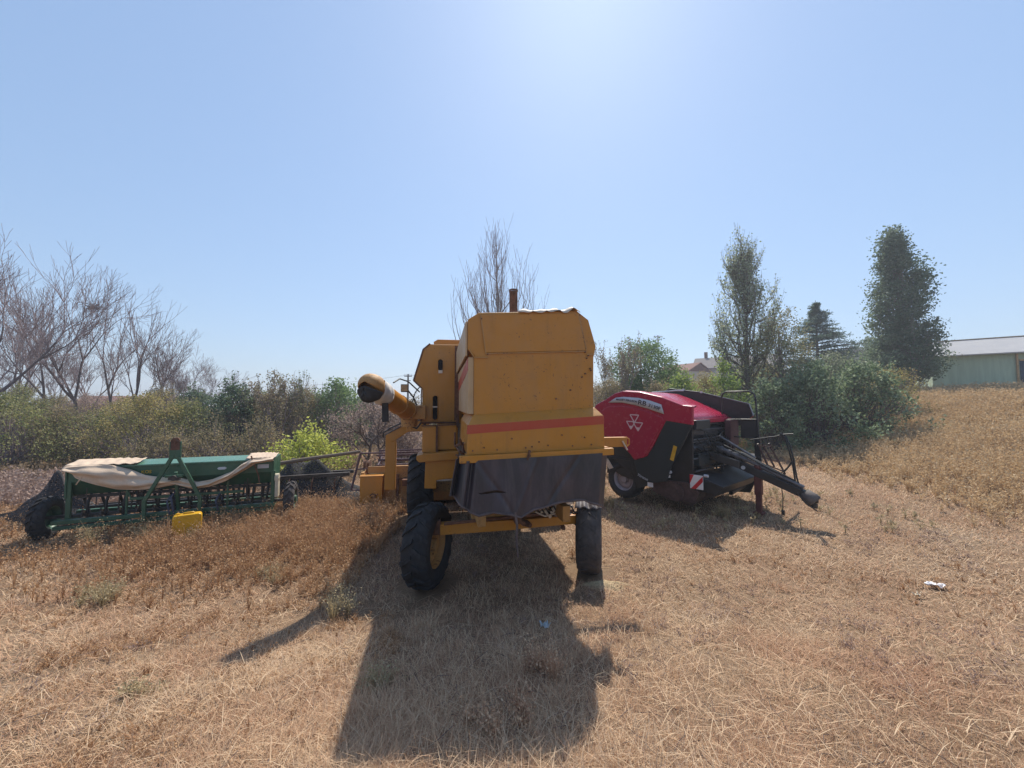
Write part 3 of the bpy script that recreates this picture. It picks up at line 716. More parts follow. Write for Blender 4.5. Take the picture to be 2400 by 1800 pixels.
m = MB(); e = [(-.42, 2.48), (.08, 2.73), (.33, 2.70), (.92, 2.615), (2.09, 2.305), (2.18, 2.01)]
for a, b in zip(e, e[1:]): m.beam((a[0], 1.16, a[1]), (b[0], 1.16, b[1]), .075, .02, up=(0, 0, 1))
m.build('shield_edge', plain('grey_edge_trim', (.10, .10, .12), .35, .2, 9, 0, spec=.6), Bx, bevel=.004)
m = MB()
for x, z in ((.5, 2.69), (.98, 2.61)): m.rbox((x, 1.10, z), (.05, .03, .05), Matrix.Rotation(.2, 3, 'Y'))
[q.build('hinge', M_silver, Bx) for q in m.island()]
m = MB(); m.tube([(-.1, .5, 2.62), (.45, .8, 2.66), (.5, 1.1, 2.66)], .014); m.build('gas_strut', M_silver, Bx)
# front works: rollers, bars, boxes, hoses
m = MB()
for z, x in ((1.84, 1.62), (1.72, 1.66), (1.52, 1.66), (1.46, 1.62), (1.12, 1.70), (.86, 1.74)): m.cyl((x, -1.0, z), (x, 1.05, z), .018, n=8)
for x, z, r in ((1.45, 1.65, .13), (1.5, 1.30, .10), (1.35, 1.0, .12)): m.cyl((x, -1.0, z), (x, 1.0, z), r, n=20)
m.build('roller', plain('bare_dark_bar', (.09, .09, .10), .3, .3, 9, 0, spec=.8), Bx)
m = MB(); rr = random.Random(9)
for k in range(46):
    y = rr.uniform(-1.0, 1.05); z = rr.uniform(.75, 1.9); x = rr.uniform(1.35, 1.72)
    m.rbox((x, y, z), (rr.uniform(.04, .18), rr.uniform(.03, .2), rr.uniform(.03, .16)), Matrix.Rotation(rr.uniform(-.4, .4), 3, 'Y'))
m.box(1.3, 1.7, -1.03, -.96, .55, 1.9); m.box(1.3, 1.7, .98, 1.05, .7, 1.9)
m.build('drive_housing', M_black, Bx, bevel=.004)
m = MB(); rr = random.Random(12)
for k in range(22):
    y0, y1 = rr.uniform(-.9, .9), rr.uniform(-.6, .9); z0, z1 = rr.uniform(.8, 1.8), rr.uniform(.8, 1.7)
    m.tube([(1.72, y0, z0), (1.85 + .1 * rr.random(), (y0 + y1) / 2, (z0 + z1) / 2 - .15), (1.75, y1, z1)], .011, 6)
for k in range(5):
    m.tube([(1.6, .1 * k - .1, 1.35), (1.9, .08 * k - .1, 1.42 - .04 * k), (2.3, .04 * k - .05, 1.22), (2.9, .03 * k - .05, .93), (3.25, .0, .78)], .013, 6)
m.build('hydraulic_hose', M_hose, Bx)['kind'] = 'stuff'
m = MB(); m.box(1.72, 1.86, .62, 1.12, 1.30, 1.92); m.box(1.72, 1.80, 1.0, 1.2, 1.2, 1.95); m.build('control_box', plain('maroon_box', (.085, .035, .04), .6, .3, 9), Bx, bevel=.015)
m = MB(); m.box(1.7, 1.78, -.98, -.3, 1.75, 1.95); m.box(1.6, 1.74, -.8, 1.0, .95, 1.2); m.build('bale_guard', M_teal, Bx, bevel=.01)
# pickup
m = MB(); m.cyl((1.55, -1.0, .33), (1.55, 1.05, .33), .22, n=28); m.build('pickup_drum', plain('brown_pickup', (.07, .045, .04), .6, .5, 14), Bx)
m = MB()
for q in range(20):
    y = -.95 + q * .1
    for k in range(5):
        a = k * 1.25 + q * .3; m.tube([(1.55 + .2 * math.cos(a), y, .33 + .2 * math.sin(a)), (1.55 + .33 * math.cos(a + .2), y, .33 + .33 * math.sin(a + .2))], .005, 4)
m.build('pickup_tine', M_dark, Bx)['kind'] = 'stuff'
m = MB(); m.cyl((1.35, -1.06, .38), (1.35, -1.14, .38), .20, n=24); m.cyl((1.35, -1.14, .38), (1.35, -1.17, .38), .06, n=14); m.prism([(.8, .3), (1.2, .18), (1.75, .22), (1.85, .45), (1.6, .62), (1.15, .6), (.8, .52)], 'y', -1.10, -1.04)
m.build('pickup_side_plate', plain('worn_pickup_plate', (.085, .05, .045), .55, .5, 10), Bx, bevel=.008)
m = MB(); m.cyl((1.98, .2, .28), (1.98, 1.2, .34), .05, n=12); m.prism([(1.45, .12), (2.1, .18), (2.25, .55), (2.1, .78), (1.5, .62)], 'y', 1.02, 1.07)
m.prism([(1.6, .50), (2.15, .42), (2.3, .62), (1.7, .8)], 'y', -1.0, 1.05); m.build('windguard', M_black, Bx, bevel=.01)
m = MB(); m.box(1.675, 1.945, -1.12, -1.10, .52, .81); hz = m.build('hazard_board', M_white, Bx, bevel=.004)
m = MB()
for p in ([(1.675, .62), (1.675, .81), (1.76, .81)], [(1.70, .52), (1.80, .52), (1.945, .69), (1.945, .80)][:4]):
    m.prism(p, 'y', -1.126, -1.118)
m.build('stripe', M_rd, hz)
m = MB(); m.cyl((1.97, -1.11, .82), (2.05, -1.11, .82), .03, n=12); m.build('side_lamp', M_silver, Bx)
m = MB(); m.cyl((1.25, -1.12, .80), (1.25, -1.16, .80), .035, n=14); m.build('reflector', M_silver, Bx)
# drawbar
m = MB(); m.beam((1.45, -.28, 1.22), (2.3, -.1, .98), .10, .16); m.beam((1.45, .28, 1.22), (2.3, .1, .98), .12, .20); m.beam((2.15, 0, 1.02), (3.35, 0, .56), .18, .16)
m.beam((3.2, 0, .62), (3.5, 0, .50), .14, .14); m.build('drawbar', M_black, Bx, bevel=.012)
m = MB(); m.cyl((1.6, 0, 1.38), (2.35, .02, 1.10), .05, n=12); m.cyl((2.35, .02, 1.10), (3.4, 0, .66), .042, n=12)
for k in range(5): m.cyl((1.7 + .16 * k, .0, 1.34 - .06 * k), (1.76 + .16 * k, .0, 1.32 - .06 * k), .07, n=12)
m.cyl((1.75, .22, 1.55), (2.5, .2, 1.12), .03, n=10); m.cyl((1.35, -.5, 1.58), (1.75, -.45, 1.28), .02, n=8)
m.build('drive_shaft', plain('worn_shaft', (.10, .095, .10), .3, .5, 12, 0, spec=.8), Bx)
m = MB(); m.lathe([(.02, -.02), (.10, 0), (.135, .14), (.14, .22), (.11, .23)], 24); sh = m.build('shaft_guard', plain('dusty_grey_plastic', (.12, .10, .09), .7, .2, 9), Bx)
sh.location = (3.40, 0, .56); sh.rotation_euler = (0, R(42), 0)
m = MB(); m.box(3.36, 3.62, -.03, .03, .40, .50); m.cyl((3.55, 0, .38), (3.55, 0, .30), .06, n=14); m.tube([(3.3, -.1, .56), (3.45, -.12, .38), (3.62, -.08, .26)], .012)
m.build('tow_eye', M_dark, Bx, bevel=.006)
m = MB(); m.box(2.56, 2.66, -.05, .05, .02, 1.0); m.box(2.52, 2.70, -.09, .09, -.02, .03); m.box(2.545, 2.675, -.065, .065, .38, .98); m.build('parking_stand', M_post, Bx, bevel=.006)
for nm, x0, x1, mt in (('warning_sticker', 1.96, 2.06, M_white), ('warning_sticker', 2.09, 2.25, M_yd)):
    m = MB(); m.beam((x0, -.115 - .06 * (2.3 - x0) , 1.055 - (x0 - 2.0) * .30), (x1, -.115 - .06 * (2.3 - x1), 1.055 - (x1 - 2.0) * .30), .006, .13 if mt is M_white else .09); m.build(nm, mt, Bx)
m = MB(); m.cyl((2.36, -.10, .93), (2.36, -.12, .93), .04, n=16); m.build('reflector', M_silver, Bx)
# railing, ladder, hose holder
m = MB(); m.tube([(1.62, .8, .9), (1.60, .8, 2.45), (1.64, .8, 2.56), (1.72, .8, 2.60), (2.22, .8, 2.60), (2.32, .8, 2.54), (2.35, .8, 2.42), (2.42, .8, .9)], .020, 8)
m.tube([(1.60, .8, 1.92), (2.36, .8, 1.94)], .014); m.tube([(1.60, .82, 1.52), (2.38, .82, 1.50)], .014); m.build('guard_rail', M_black, Bx)
m = MB(); m.box(1.7, 2.4, .72, 1.2, 1.06, 1.10); m.box(2.0, 2.38, .84, .88, 1.5, 1.95); m.box(2.30, 2.42, .78, .86, .3, 1.5); m.build('platform', M_black, Bx, bevel=.006)
m = MB(); P = [((2.50, .38, 1.42), (2.62, .62, .90)), ((2.50, .67, 1.40), (2.66, .88, .88)), ((2.50, 1.10, 1.38), (2.72, 1.42, .66))]
for a, b in P: m.beam(a, b, .03, .03)
for t in (.1, .35, .6, .92): m.beam(tuple(Vector(P[0][0]).lerp(Vector(P[0][1]), t)), tuple(Vector(P[2][0]).lerp(Vector(P[2][1]), t)), .025, .025)
m.build('ladder', plain('brown_ladder_steel', (.07, .04, .04), .5, .3, 9), Bx)
m = MB(); m.tube([(2.45, .1, 1.52), (2.8, .05, 1.60), (3.10, 0, 1.66)], .012)
m.tube([(3.02, 0, 1.70), (3.12, 0, 1.66), (3.20, 0, 1.45), (3.25, 0, 1.17), (3.29, 0, .83), (3.36, 0, .55)], .016); m.tube([(3.0, .03, 1.66), (3.10, .03, 1.62), (3.16, .03, 1.40), (3.22, .03, 1.1), (3.25, .03, .80), (3.28, 0, .58)], .016)
m.tube([(2.7, .1, .85), (2.95, .1, .82), (3.12, .05, 1.0), (3.22, 0, 1.15)], .013); m.tube([(3.22, 0, 1.12), (3.08, 0, .92), (3.02, 0, .72)], .012)
m.tube([(2.98, 0, 1.64), (3.1, 0, 1.68), (3.26, 0, 1.70)], .016)
m.tube([(3.02, -.02, .72), (3.05, -.03, .4), (3.04, -.03, .14)], .009); m.box(3.02, 3.07, -.05, -.0, .06, .15)
m.build('hose_holder', M_hose, Bx)

# ------------------------------------------------------------------ seed drill (x = along, y = away)
M_green = paint('green_paint', (.018, .080, .042), (.035, .110, .062), rust=.3, rough=.38, dirt=.22, dirtcol=(.2, .17, .11), dent=.001)
M_lid = paint('light_green_lid', (.075, .185, .125), (.10, .22, .16), rust=0, rough=.3, dirt=.15, dent=.001)
Dx = empty('seed_drill', (-8.25, 6.85, 0), 20.4, 'long green seed drill with a tall hitch frame and rows of seed tubes', 'seed drill')
m = MB(); m.prism([(0, .98), (0, 1.22), (.62, 1.24), (.58, .95), (.42, .72), (.18, .72)], 'x', .30, 3.49); hp = m.build('seed_hopper', M_green, Dx, bevel=.01)
m = MB(); m.prism([(-.02, 1.215), (-.02, 1.245), (.30, 1.30), (.64, 1.27), (.64, 1.24)], 'x', .29, 3.50); m.build('lid', M_lid, hp, bevel=.008)
m = MB()
for x in (.28, 3.49): m.prism([(-.02, .70), (-.02, 1.25), (.64, 1.27), (.60, .9), (.4, .68)], 'x', x, x + .025)
[q.build('end_panel', M_green, hp, bevel=.004) for q in m.island()]
m = MB(); m.prism([(2.53, 1.10), (2.56, 1.075), (2.66, 1.075), (2.69, 1.10), (2.66, 1.125), (2.56, 1.125)], 'y', -.008, .002); m.prism([(.40, 1.10), (.62, 1.10), (.62, 1.15), (.40, 1.15)], 'y', -.008, .002); m.prism([(3.22, 1.06), (3.42, 1.06), (3.42, 1.14), (3.22, 1.14)], 'y', -.008, .002)
[q.build('decal', M_silver, hp) for q in m.island()]
lettering('lettering', 'KOS', .08, M_yd, Matrix.Translation((1.42, -.008, 1.10)) @ Matrix.Rotation(R(90), 4, 'X'), hp)
m = MB(); m.beam((.17, -.06, .30), (3.55, -.06, .33), .10, .07); m.beam((.19, -.06, .20), (3.53, -.06, .24), .08, .06); m.beam((1.2, .0, .62), (3.0, .0, .62), .07, .05)
for x in (.33, 3.50): m.beam((x, .02, .25), (x, .02, 1.0), .05, .07); m.beam((x, .0, .3), (x, .5, .3), .06, .06)
for x in (1.15, 2.72): m.beam((x, .0, .33), (x, .0, .85), .035, .035)
m.beam((1.22, 0, .60), (1.15, 0, .78), .03, .03); m.beam((.2, .5, .34), (3.5, .5, .34), .08, .08)
m.build('frame', M_green, Dx, bevel=.006)
m = MB(); m.beam((.4, .1, .70), (3.4, .1, .70), .05, .05); m.beam((.4, .35, .45), (3.4, .35, .45), .05, .05); m.build('metering_shaft', M_black, Dx)
for k in range(24):
    x = .42 + k * .129; yo = .12 if k % 2 else .38
    m = MB(); m.tube([(x, .2, .74), (x + .01, yo * .7, .58), (x - .01, yo, .45), (x, yo + .04, .30)], .024, 6)
    st = m.build('seed_tube', M_hose, Dx)
    m = MB(); m.beam((x, yo - .18, .42), (x, yo, .34), .02, .05); m.beam((x, yo, .40), (x, yo + .06, .05), .02, .07); m.cyl((x + .02, yo + .06, .16), (x + .03, yo + .06, .16), .14, n=16)
    m.build('coulter', M_dark, Dx)
m = MB(); rr = random.Random(3)
for k in range(26):
    x = rr.uniform(.45, 3.4); m.beam((x, -.0, .42 + .1 * rr.random()), (x + rr.uniform(-.02, .02), .02, .72 + .15 * rr.random()), .012, .02)
m.build('spring_rod', M_dark, Dx)['kind'] = 'stuff'
m = MB(); m.box(3.54, 3.60, -.02, .16, .45, .84); m.cyl((3.53, .07, .84), (3.60, .07, .84), .09, n=16); m.build('chain_cover', plain('cream_cover', (.55, .48, .36), .6, .2, 9), Dx, bevel=.01)
m = MB(); m.beam((3.12, -.08, 1.33), (3.26, -.08, .93), .03, .02); m.beam((3.26, -.08, .93), (3.28, -.08, .78), .02, .02); m.build('lever', M_rust, Dx)
m = MB()
m.beam((1.50, -.22, .24), (1.50, -.22, .62), .05, .06); m.beam((1.50, -.22, .60), (1.90, -.25, 1.40), .05, .06); m.beam((2.34, -.22, .24), (2.34, -.22, .62), .05, .06); m.beam((2.34, -.22, .60), (1.98, -.25, 1.40), .05, .06)
m.beam((1.895, -.25, 1.35), (1.895, -.25, 1.68), .03, .09); m.beam((1.985, -.25, 1.35), (1.985, -.25, 1.68), .03, .09); m.beam((1.80, -.25, 1.03), (2.08, -.25, 1.03), .03, .05)
m.beam((1.94, -.2, 1.1), (1.93, .0, .35), .05, .05); m.beam((1.5, -.25, .28), (1.5, -.02, .28), .05, .08); m.beam((2.34, -.25, .28), (2.34, -.02, .28), .05, .08)
hf = m.build('hitch_frame', M_green, Dx, bevel=.006)
m = MB(); m.prism([(1.87, 1.52), (2.01, 1.52), (2.01, 1.70), (1.98, 1.75), (1.90, 1.75), (1.87, 1.70)], 'y', -.27, -.23); m.cyl((1.94, -.22, 1.68), (1.94, -.285, 1.68), .03, n=14); m.build('hitch_plate', M_rust, hf, bevel=.004)
m = MB(); m.beam((1.86, -.24, 1.00), (2.02, -.24, .98), .10, .06); m.cyl((1.94, -.3, 1.0), (1.94, -.2, 1.0), .05, n=14); m.build('top_link_block', M_dark, hf)
m = MB()
for k, (x, h_) in enumerate(((1.84, .55), (1.90, .62), (2.60, .5))): m.tube([(x, -.1, .3), (x - .03, -.16, h_), (x + .02, -.1, h_ + .12), (x + .05, -.05, h_)], .018)
m.build('hydraulic_hose', plain('blue_grey_hose', (.06, .07, .11), .5, .3, 9, 0), Dx)['kind'] = 'stuff'
wheel(Dx, (.0, .12, .36), .35, .22, .2, M_green, -1, 0, nl=16, lh=.03)
wheel(Dx, (3.82, .12, .36), .35, .20, .2, M_green, 1, 0, nl=16, lh=.03, tmat=M_rubber_dusty)
m = MB(); m.beam((-.1, .12, .36), (3.9, .12, .36), .05, .05); m.build('axle', M_dark, Dx)
m = MB()
for k in range(30): m.beam((.45 + k * .1, .75, .02), (.45 + k * .1, .72, .40), .012, .012)
m.beam((.4, .72, .42), (3.5, .72, .42), .03, .03); m.build('harrow_tine', M_dark, Dx)['kind'] = 'stuff'
# tarp over the hopper
M_tarp = plain('beige_tarp', (.58, .44, .32), .75, .14, 4, .004)
m = MB()
up_ = [(.30, 1.26), (.6, 1.285), (.95, 1.27), (1.2, 1.18), (1.45, 1.07), (1.7, 1.0), (1.95, .965), (2.24, .86), (2.5, .90), (2.8, 1.03), (3.0, 1.20), (3.12, 1.27), (3.52, 1.29)]
lw = [(.36, 1.20), (.49, 1.08), (.78, .94), (1.05, .85), (1.3, .81), (1.6, .82), (1.92, .86), (2.2, .745), (2.45, .77), (2.72, .87), (3.0, 1.05), (3.2, 1.19), (3.52, 1.24)]
def tarp(u, v):
    a = up3(u, up_); b = up3(u, lw)
    x = a[0] * (1 - v) + b[0] * v; z = a[1] * (1 - v) + b[1] * v
    y = -.05 - .12 * math.sin(math.pi * min(1, v * .9 + .05)) - .024 * math.sin(22 * u + 11 * v) - .014 * math.sin(41 * u - 9 * v) - .012 * abs(math.sin(13 * v + 6 * u)) - .05 * v
    if u > .85: y += .02
    return (x, y, z + .01 * math.sin(9 * u + 2))
m.grid(tarp, 90, 14)
def tarp_top(x0, x1, dep):
    def f(u, v):
        x = x0 + (x1 - x0) * u; y = -.06 + (dep * (.75 + .25 * math.sin(5 * u))) * v
        return (x, y, (1.262 + (y + .02) * .17 if y < .3 else 1.318 - (y - .3) * .09) + .014 + .012 * abs(math.sin(17 * u + 6 * v)) + .006 * math.sin(40 * u))
    return f
m.grid(tarp_top(.27, 1.30, .66), 30, 12); m.grid(tarp_top(3.02, 3.54, .66), 16, 12)
m.tube([tarp(k / 80, 1.0) for k in range(81)], .009, 5)
m.tube([(.62 - .1 * t_, -.13 - .05 * t_, 1.20 - .24 * t_) for t_ in (0, .3, .6, 1)], .007, 5)
tc = m.build('tarp', M_tarp, None, solid=.006); tc.matrix_world = Matrix.Translation((-8.25, 6.85, 0)) @ Matrix.Rotation(R(20.4), 4, 'Z')
tag(tc, 'beige tarp hanging in a loose fold across the front of the green seed drill', 'tarp')
# jerrycan
J = empty('jerrycan', (-5.72, 6.88, gz(-5.72, 6.88) - .01), 36, 'yellow plastic jerrycan standing in front of the green seed drill', 'jerrycan')
M_jy = plain('yellow_plastic', (.62, .34, .015), .4, .12, 6, .001)
m = MB()
def rr_poly(w, h, r, n=5):
    out = []
    for cx, cz, a0_ in ((w / 2 - r, h - r, 0), (-w / 2 + r, h - r, 90), (-w / 2 + r, r, 180), (w / 2 - r, r, 270)):
        for k in range(n + 1): a = R(a0_ + 90 * k / n); out.append((cx + r * math.cos(a), cz + r * math.sin(a)))
    return out
m.prism(rr_poly(.40, .47, .05), 'y', -.09, .09); jb = m.build('body', M_jy, J, bevel=.02)
m = MB(); m.prism([(x, z + .03) for x, z in rr_poly(.30, .37, .04)], 'y', -.098, -.088); m.build('side_panel', M_jy, jb, bevel=.006)
m = MB(); m.tube([(-.06, 0, .46), (-.05, 0, .485), (.08, 0, .485), (.09, 0, .46)], .016); m.build('handle', M_jy, J)
m = MB(); m.cyl((-.13, 0, .46), (-.13, 0, .49), .03, n=16); m.build('cap', M_jy, J)
# ------------------------------------------------------------------ odds and ends round the machines
M_wood = plain('grey_wood', (.20, .15, .11), .9, .3, 14, .006, sc=(.3, 3, 3))
m = MB(); m.tube([(-6.6, 9.3, .78), (-5.2, 9.6, 1.0), (-3.85, 9.85, 1.17)], [.05, .048, .04], 8)
wp = m.build('wooden_pole', M_wood); tag(wp, 'long grey wooden pole propped between the black net heap and the header', 'pole')
M_net, nt, b = newmat('black_shade_net')
b.inputs['Base Color'].default_value = (.03, .028, .03, 1); b.inputs['Roughness'].default_value = .9
tc_ = nt.nodes.new('ShaderNodeTexCoord'); wv = nt.nodes.new('ShaderNodeTexNoise'); wv.inputs['Scale'].default_value = 38; wv.inputs['Detail'].default_value = 4
nt.links.new(tc_.outputs['Object'], wv.inputs['Vector'])
rp = ramp(nt, wv.outputs[0], [(.40, 0.0), (.46, 1.0)]); nt.links.new(rp, b.inputs['Alpha'])
def net(name, pts, loc, label, ext=.5):
    """cloth draped over a ridge line (x, z) with skirts falling away on both sides"""
    m = MB()
    def f(u, v):
        p = up3(u, pts); s = (v - .5) * 2
        z = p[1] * (1 - abs(s) ** 1.3) + .03; y = s * ext * (.6 + .6 * p[1]) + .05 * math.sin(13 * u + 5 * v)
        return (p[0] + .04 * math.sin(19 * v + 7 * u), y, z + .035 * math.sin(23 * u) * math.sin(11 * v))
    m.grid(f, 44, 18); o = m.build(name, M_net); o.location = loc; return tag(o, label, 'net')
net('shade_net', [(0, .05), (.5, .40), (.95, .98), (1.25, .86), (1.5, .95), (1.9, .66), (2.3, .34), (2.9, .15), (3.25, .02)], (-6.5, 9.9, 0), 'black shade net heaped over old iron between the drill and the combine', .55)
net('shade_net', [(0, .1), (.55, .22), (.95, .55), (1.2, 1.0), (1.35, .85), (1.5, .6), (1.8, .45), (2.2, .1)], (-10.5, 7.9, 0), 'black net pulled to a peak beside the left wheel of the drill', .3)
# old cultivator under the net
K = empty('old_cultivator', (-6.25, 9.35, 0), 12, 'dark rusty cultivator half buried in weeds right of the green drill', 'cultivator')
m = MB(); m.beam((-.3, 0, .55), (2.2, 0, .62), .09, .09); m.beam((-.3, .5, .55), (2.2, .5, .6), .08, .08)
for x in (-.2, .9, 2.0): m.beam((x, 0, .57), (x, .5, .57), .06, .06)
m.beam((.1, -.05, .95), (.55, -.1, .6), .05, .05); m.beam((-.35, .1, 1.02), (.2, .1, .80), .04, .04); m.build('frame', M_dark, K, bevel=.005)
for k in range(9):
    m = MB(); x = -.2 + k * .26; m.tube([(x, .2 * (k % 2), .58), (x, .2 * (k % 2) - .15, .5), (x, .2 * (k % 2) - .2, .25), (x, .2 * (k % 2), .06)], .02, 6)
    m.build('tine', M_rust, K)
m = MB(); m.cyl((.05, -.14, .92), (.42, -.2, .70), .025, n=10); m.build('cylinder_rod', M_silver, K)
# litter
def scrap(loc, w, h, rz, mat, label, cat, name, seed):
    r_ = random.Random(seed); m = MB(); k = r_.uniform(0, 6)
    m.grid(lambda u, v: ((u - .5) * w * (1 + .2 * math.sin(5 * v + k)), (v - .5) * h * (1 + .25 * math.sin(4 * u + k)), .03 + .018 * math.sin(7 * u + k) * math.cos(6 * v) + .01 * math.sin(15 * u)), 12, 10)
    o = m.build(name, mat, None, solid=.003); o.location = (loc[0], loc[1], gz(*loc) + .02); o.rotation_euler = (0, 0, R(rz)); tag(o, label, cat)
scrap((.335, 4.02), .10, .075, 20, plain('pale_blue_plastic', (.35, .42, .46), .5, .15, 9), 'pale blue scrap of plastic lying in the shadow of the combine', 'litter', 'plastic_scrap', 1)
scrap((5.50, 5.12), .19, .08, -15, M_white, 'crumpled white paper lying on the dry grass at the right', 'litter', 'paper_scrap', 2)
scrap((5.0, 4.86), .11, .05, 25, plain('cream_paper', (.6, .5, .36), .7, .1, 9), 'small cream paper scrap nearer the camera than the white one', 'litter', 'paper_scrap', 3)
m = MB()
def mound(u, v):
    a = 2 * math.pi * u; r = v; x = .30 * r * math.cos(a) * (1 + .2 * math.sin(3 * a) + .08 * math.sin(11 * a)); y = .15 * r * math.sin(a) * (1 + .15 * math.sin(5 * a))
    return (x, y, .055 * (1 - r * r) + .006 * math.sin(9 * a) * r - .01)
m.grid(mound, 40, 12); o = m.build('chaff_heap', plain('pale_chaff', (.42, .32, .19), 1, .4, 60, .01)); o.location = (1.22, 5.15, gz(1.22, 5.15) + .005)
tag(o, 'pale heap of spilled chaff in front of the right rear tyre', 'chaff heap')

# ------------------------------------------------------------------ houses, shed, poles
def building(name, loc, rz, w, d, hw, hr, wallm, roofm, label, cat='house', over=.35, wins=(), door=None, fascia=None):
    """gabled building; ridge runs along x"""
    Bd = empty(name, loc, rz, label, cat)
    m = MB(); m.box(-w / 2, w / 2, -d / 2, d / 2, 0, hw)
    m.add([(-w / 2, -d / 2, hw), (-w / 2, d / 2, hw), (-w / 2, 0, hw + hr)], [(0, 2, 1)]); m.add([(w / 2, -d / 2, hw), (w / 2, d / 2, hw), (w / 2, 0, hw + hr)], [(0, 1, 2)])
    m.build('wall', wallm, Bd)
    m = MB(); k = hr / (d / 2)
    for s in (-1, 1):
        a = Vector((0, s * (d / 2 + over), hw - over * k + .05)); r0 = Vector((0, 0, hw + hr + .05))
        vs = [(-w / 2 - over, a.y, a.z), (w / 2 + over, a.y, a.z), (w / 2 + over, 0, r0.z), (-w / 2 - over, 0, r0.z)]
        vs += [(x, y, z + .10) for x, y, z in vs]
        m.add(vs, [(0, 1, 2, 3), (4, 7, 6, 5), (0, 4, 5, 1), (1, 5, 6, 2), (3, 2, 6, 7), (0, 3, 7, 4)])
    rf = m.build('roof', roofm, Bd)
    for (x, z, ww, hh) in wins:
        m = MB(); m.box(x - ww / 2, x + ww / 2, -d / 2 - .03, -d / 2 + .02, z, z + hh); wi = m.build('window', M_glass, Bd)
        m = MB()
        for a, b_ in (((x - ww / 2, z), (x + ww / 2, z)), ((x - ww / 2, z + hh), (x + ww / 2, z + hh)), ((x - ww / 2, z), (x - ww / 2, z + hh)), ((x + ww / 2, z), (x + ww / 2, z + hh)), ((x, z), (x, z + hh))):
            m.beam((a[0], -d / 2 - .05, a[1]), (b_[0], -d / 2 - .05, b_[1]), .07, .07)
        m.build('frame', M_white, wi)
    return Bd, rf
def tilemat(name, c1, c2, sc=3.0):
    m_, nt, b = newmat(name); tc = nt.nodes.new('ShaderNodeTexCoord'); w = nt.nodes.new('ShaderNodeTexWave'); w.inputs['Scale'].default_value = sc; w.bands_direction = 'X'
    nt.links.new(tc.outputs['Object'], w.inputs['Vector'])
    c = mix(nt, ramp(nt, noise(nt, 1.5, 5, .7), [(.3, 0.0), (.7, 1.0)]), c1, c2); nt.links.new(c, b.inputs['Base Color']); b.inputs['Roughness'].default_value = .85
    bump(nt, b, w.outputs[0], .06, .8); return m_
M_tile = tilemat('red_roof_tiles', (.22, .085, .06), (.28, .13, .09)); M_tilegrey = tilemat('weathered_roof_tiles', (.19, .16, .15), (.25, .21, .19))
M_plast = plain('pale_plaster', (.50, .40, .31), .9, .12, 2); M_plast2 = plain('grey_plaster', (.42, .40, .38), .9, .1, 2)
M_tin = tilemat('pale_tin_roof', (.55, .54, .55), (.64, .62, .61), 5.0); M_planks = plain('weathered_green_boards', (.40, .50, .38), .85, .15, 1.6, .004, sc=(3, 3, .25))
zz = gz(28.5, 62)
bd_, rf = building('village_house', (28.4, 64, zz - 3.9), -62, 6.4, 5.6, 5.6, 1.35, M_plast, M_tile, 'pale house with a red tiled gable roof, left of the grey-roofed one', wins=((-1.5, 3.2, .9, 1.1), (1.3, 3.2, .9, 1.1)))
m = MB(); m.prism([(-2.75, 5.62), (2.75, 5.62), (0, 6.92)], 'x', 3.2, 3.24); m.build('gable', plain('red_brick_gable', (.17, .07, .05), .9, .2, 3), bd_)
m = MB(); m.box(-2.6, -2.2, -.6, -.2, 6.0, 7.3); m.build('chimney', M_plast2, rf)
bd_, rf = building('village_house', (37.6, 64, zz - 2.6), -34, 12, 7, 5.1, 1.9, M_plast2, M_tilegrey, 'grey-roofed long house half hidden behind the tall poplar', wins=((-3.5, 3.0, 1, 1.1), (-1, 3.0, 1, 1.1)))
m = MB(); m.box(-4.9, -4.4, .2, .7, 6.3, 8.2); m.build('chimney', M_rust, rf)
building('village_house', (-60, 62, gz(-60, 62) - .4), 20, 13, 7, 2.2, 1.6, M_plast, M_tile, 'low house with a brown roof behind the bare trees at the left', wins=((-3, .8, 1, 1), (2, .8, 1, 1)))
building('village_house', (-52.5, 60, gz(-52, 60)), -10, 6, 5, 1.2, .7, M_plast2, M_tin, 'small pale-roofed outbuilding seen beyond the bare trees', 'outbuilding')
building('village_house', (47.5, 50, gz(47.5, 50) - .2), 20, 9, 6, 3.9, 1.6, M_plast2, M_tin, 'house with a light metal roof glimpsed between the conifer and the right poplar')
# shed
Sh = empty('storage_shed', (33.0, 23.0, gz(31, 23) + .05), -38, 'long greenish shed with a pale corrugated metal roof at the right edge', 'shed')
m = MB(); m.box(-5.3, 7, 0, 6, -.8, 2.75); m.add([(-5.3, 0, 2.75), (-5.3, 6, 2.75), (-5.3, 3, 4.0)], [(0, 2, 1)]); sw = m.build('wall', M_planks, Sh)
m = MB()
for s in (0, 1):
    ys = ((-.45, 2.62), (3.0, 3.95)) if s == 0 else ((6.45, 2.62), (3.0, 3.95))
    vs = [(-5.8, ys[0][0], ys[0][1]), (7.5, ys[0][0], ys[0][1] ), (7.5, ys[1][0], ys[1][1]), (-5.8, ys[1][0], ys[1][1])]; vs += [(x, y, z + .07) for x, y, z in vs]
    m.add(vs, [(0, 1, 2, 3), (4, 7, 6, 5), (0, 4, 5, 1), (1, 5, 6, 2), (3, 2, 6, 7), (0, 3, 7, 4)])
rf = m.build('roof', M_tin, Sh)
m = MB(); m.beam((-5.8, 3, 4.03), (7.5, 3, 4.03), .25, .05); m.build('ridge_cap', M_tan, rf)
m = MB(); m.box(-1.55, -.1, -.04, .05, .0, 2.15); dr = m.build('door', plain('dark_blue_door', (.05, .07, .10), .6, .3, 3), Sh)
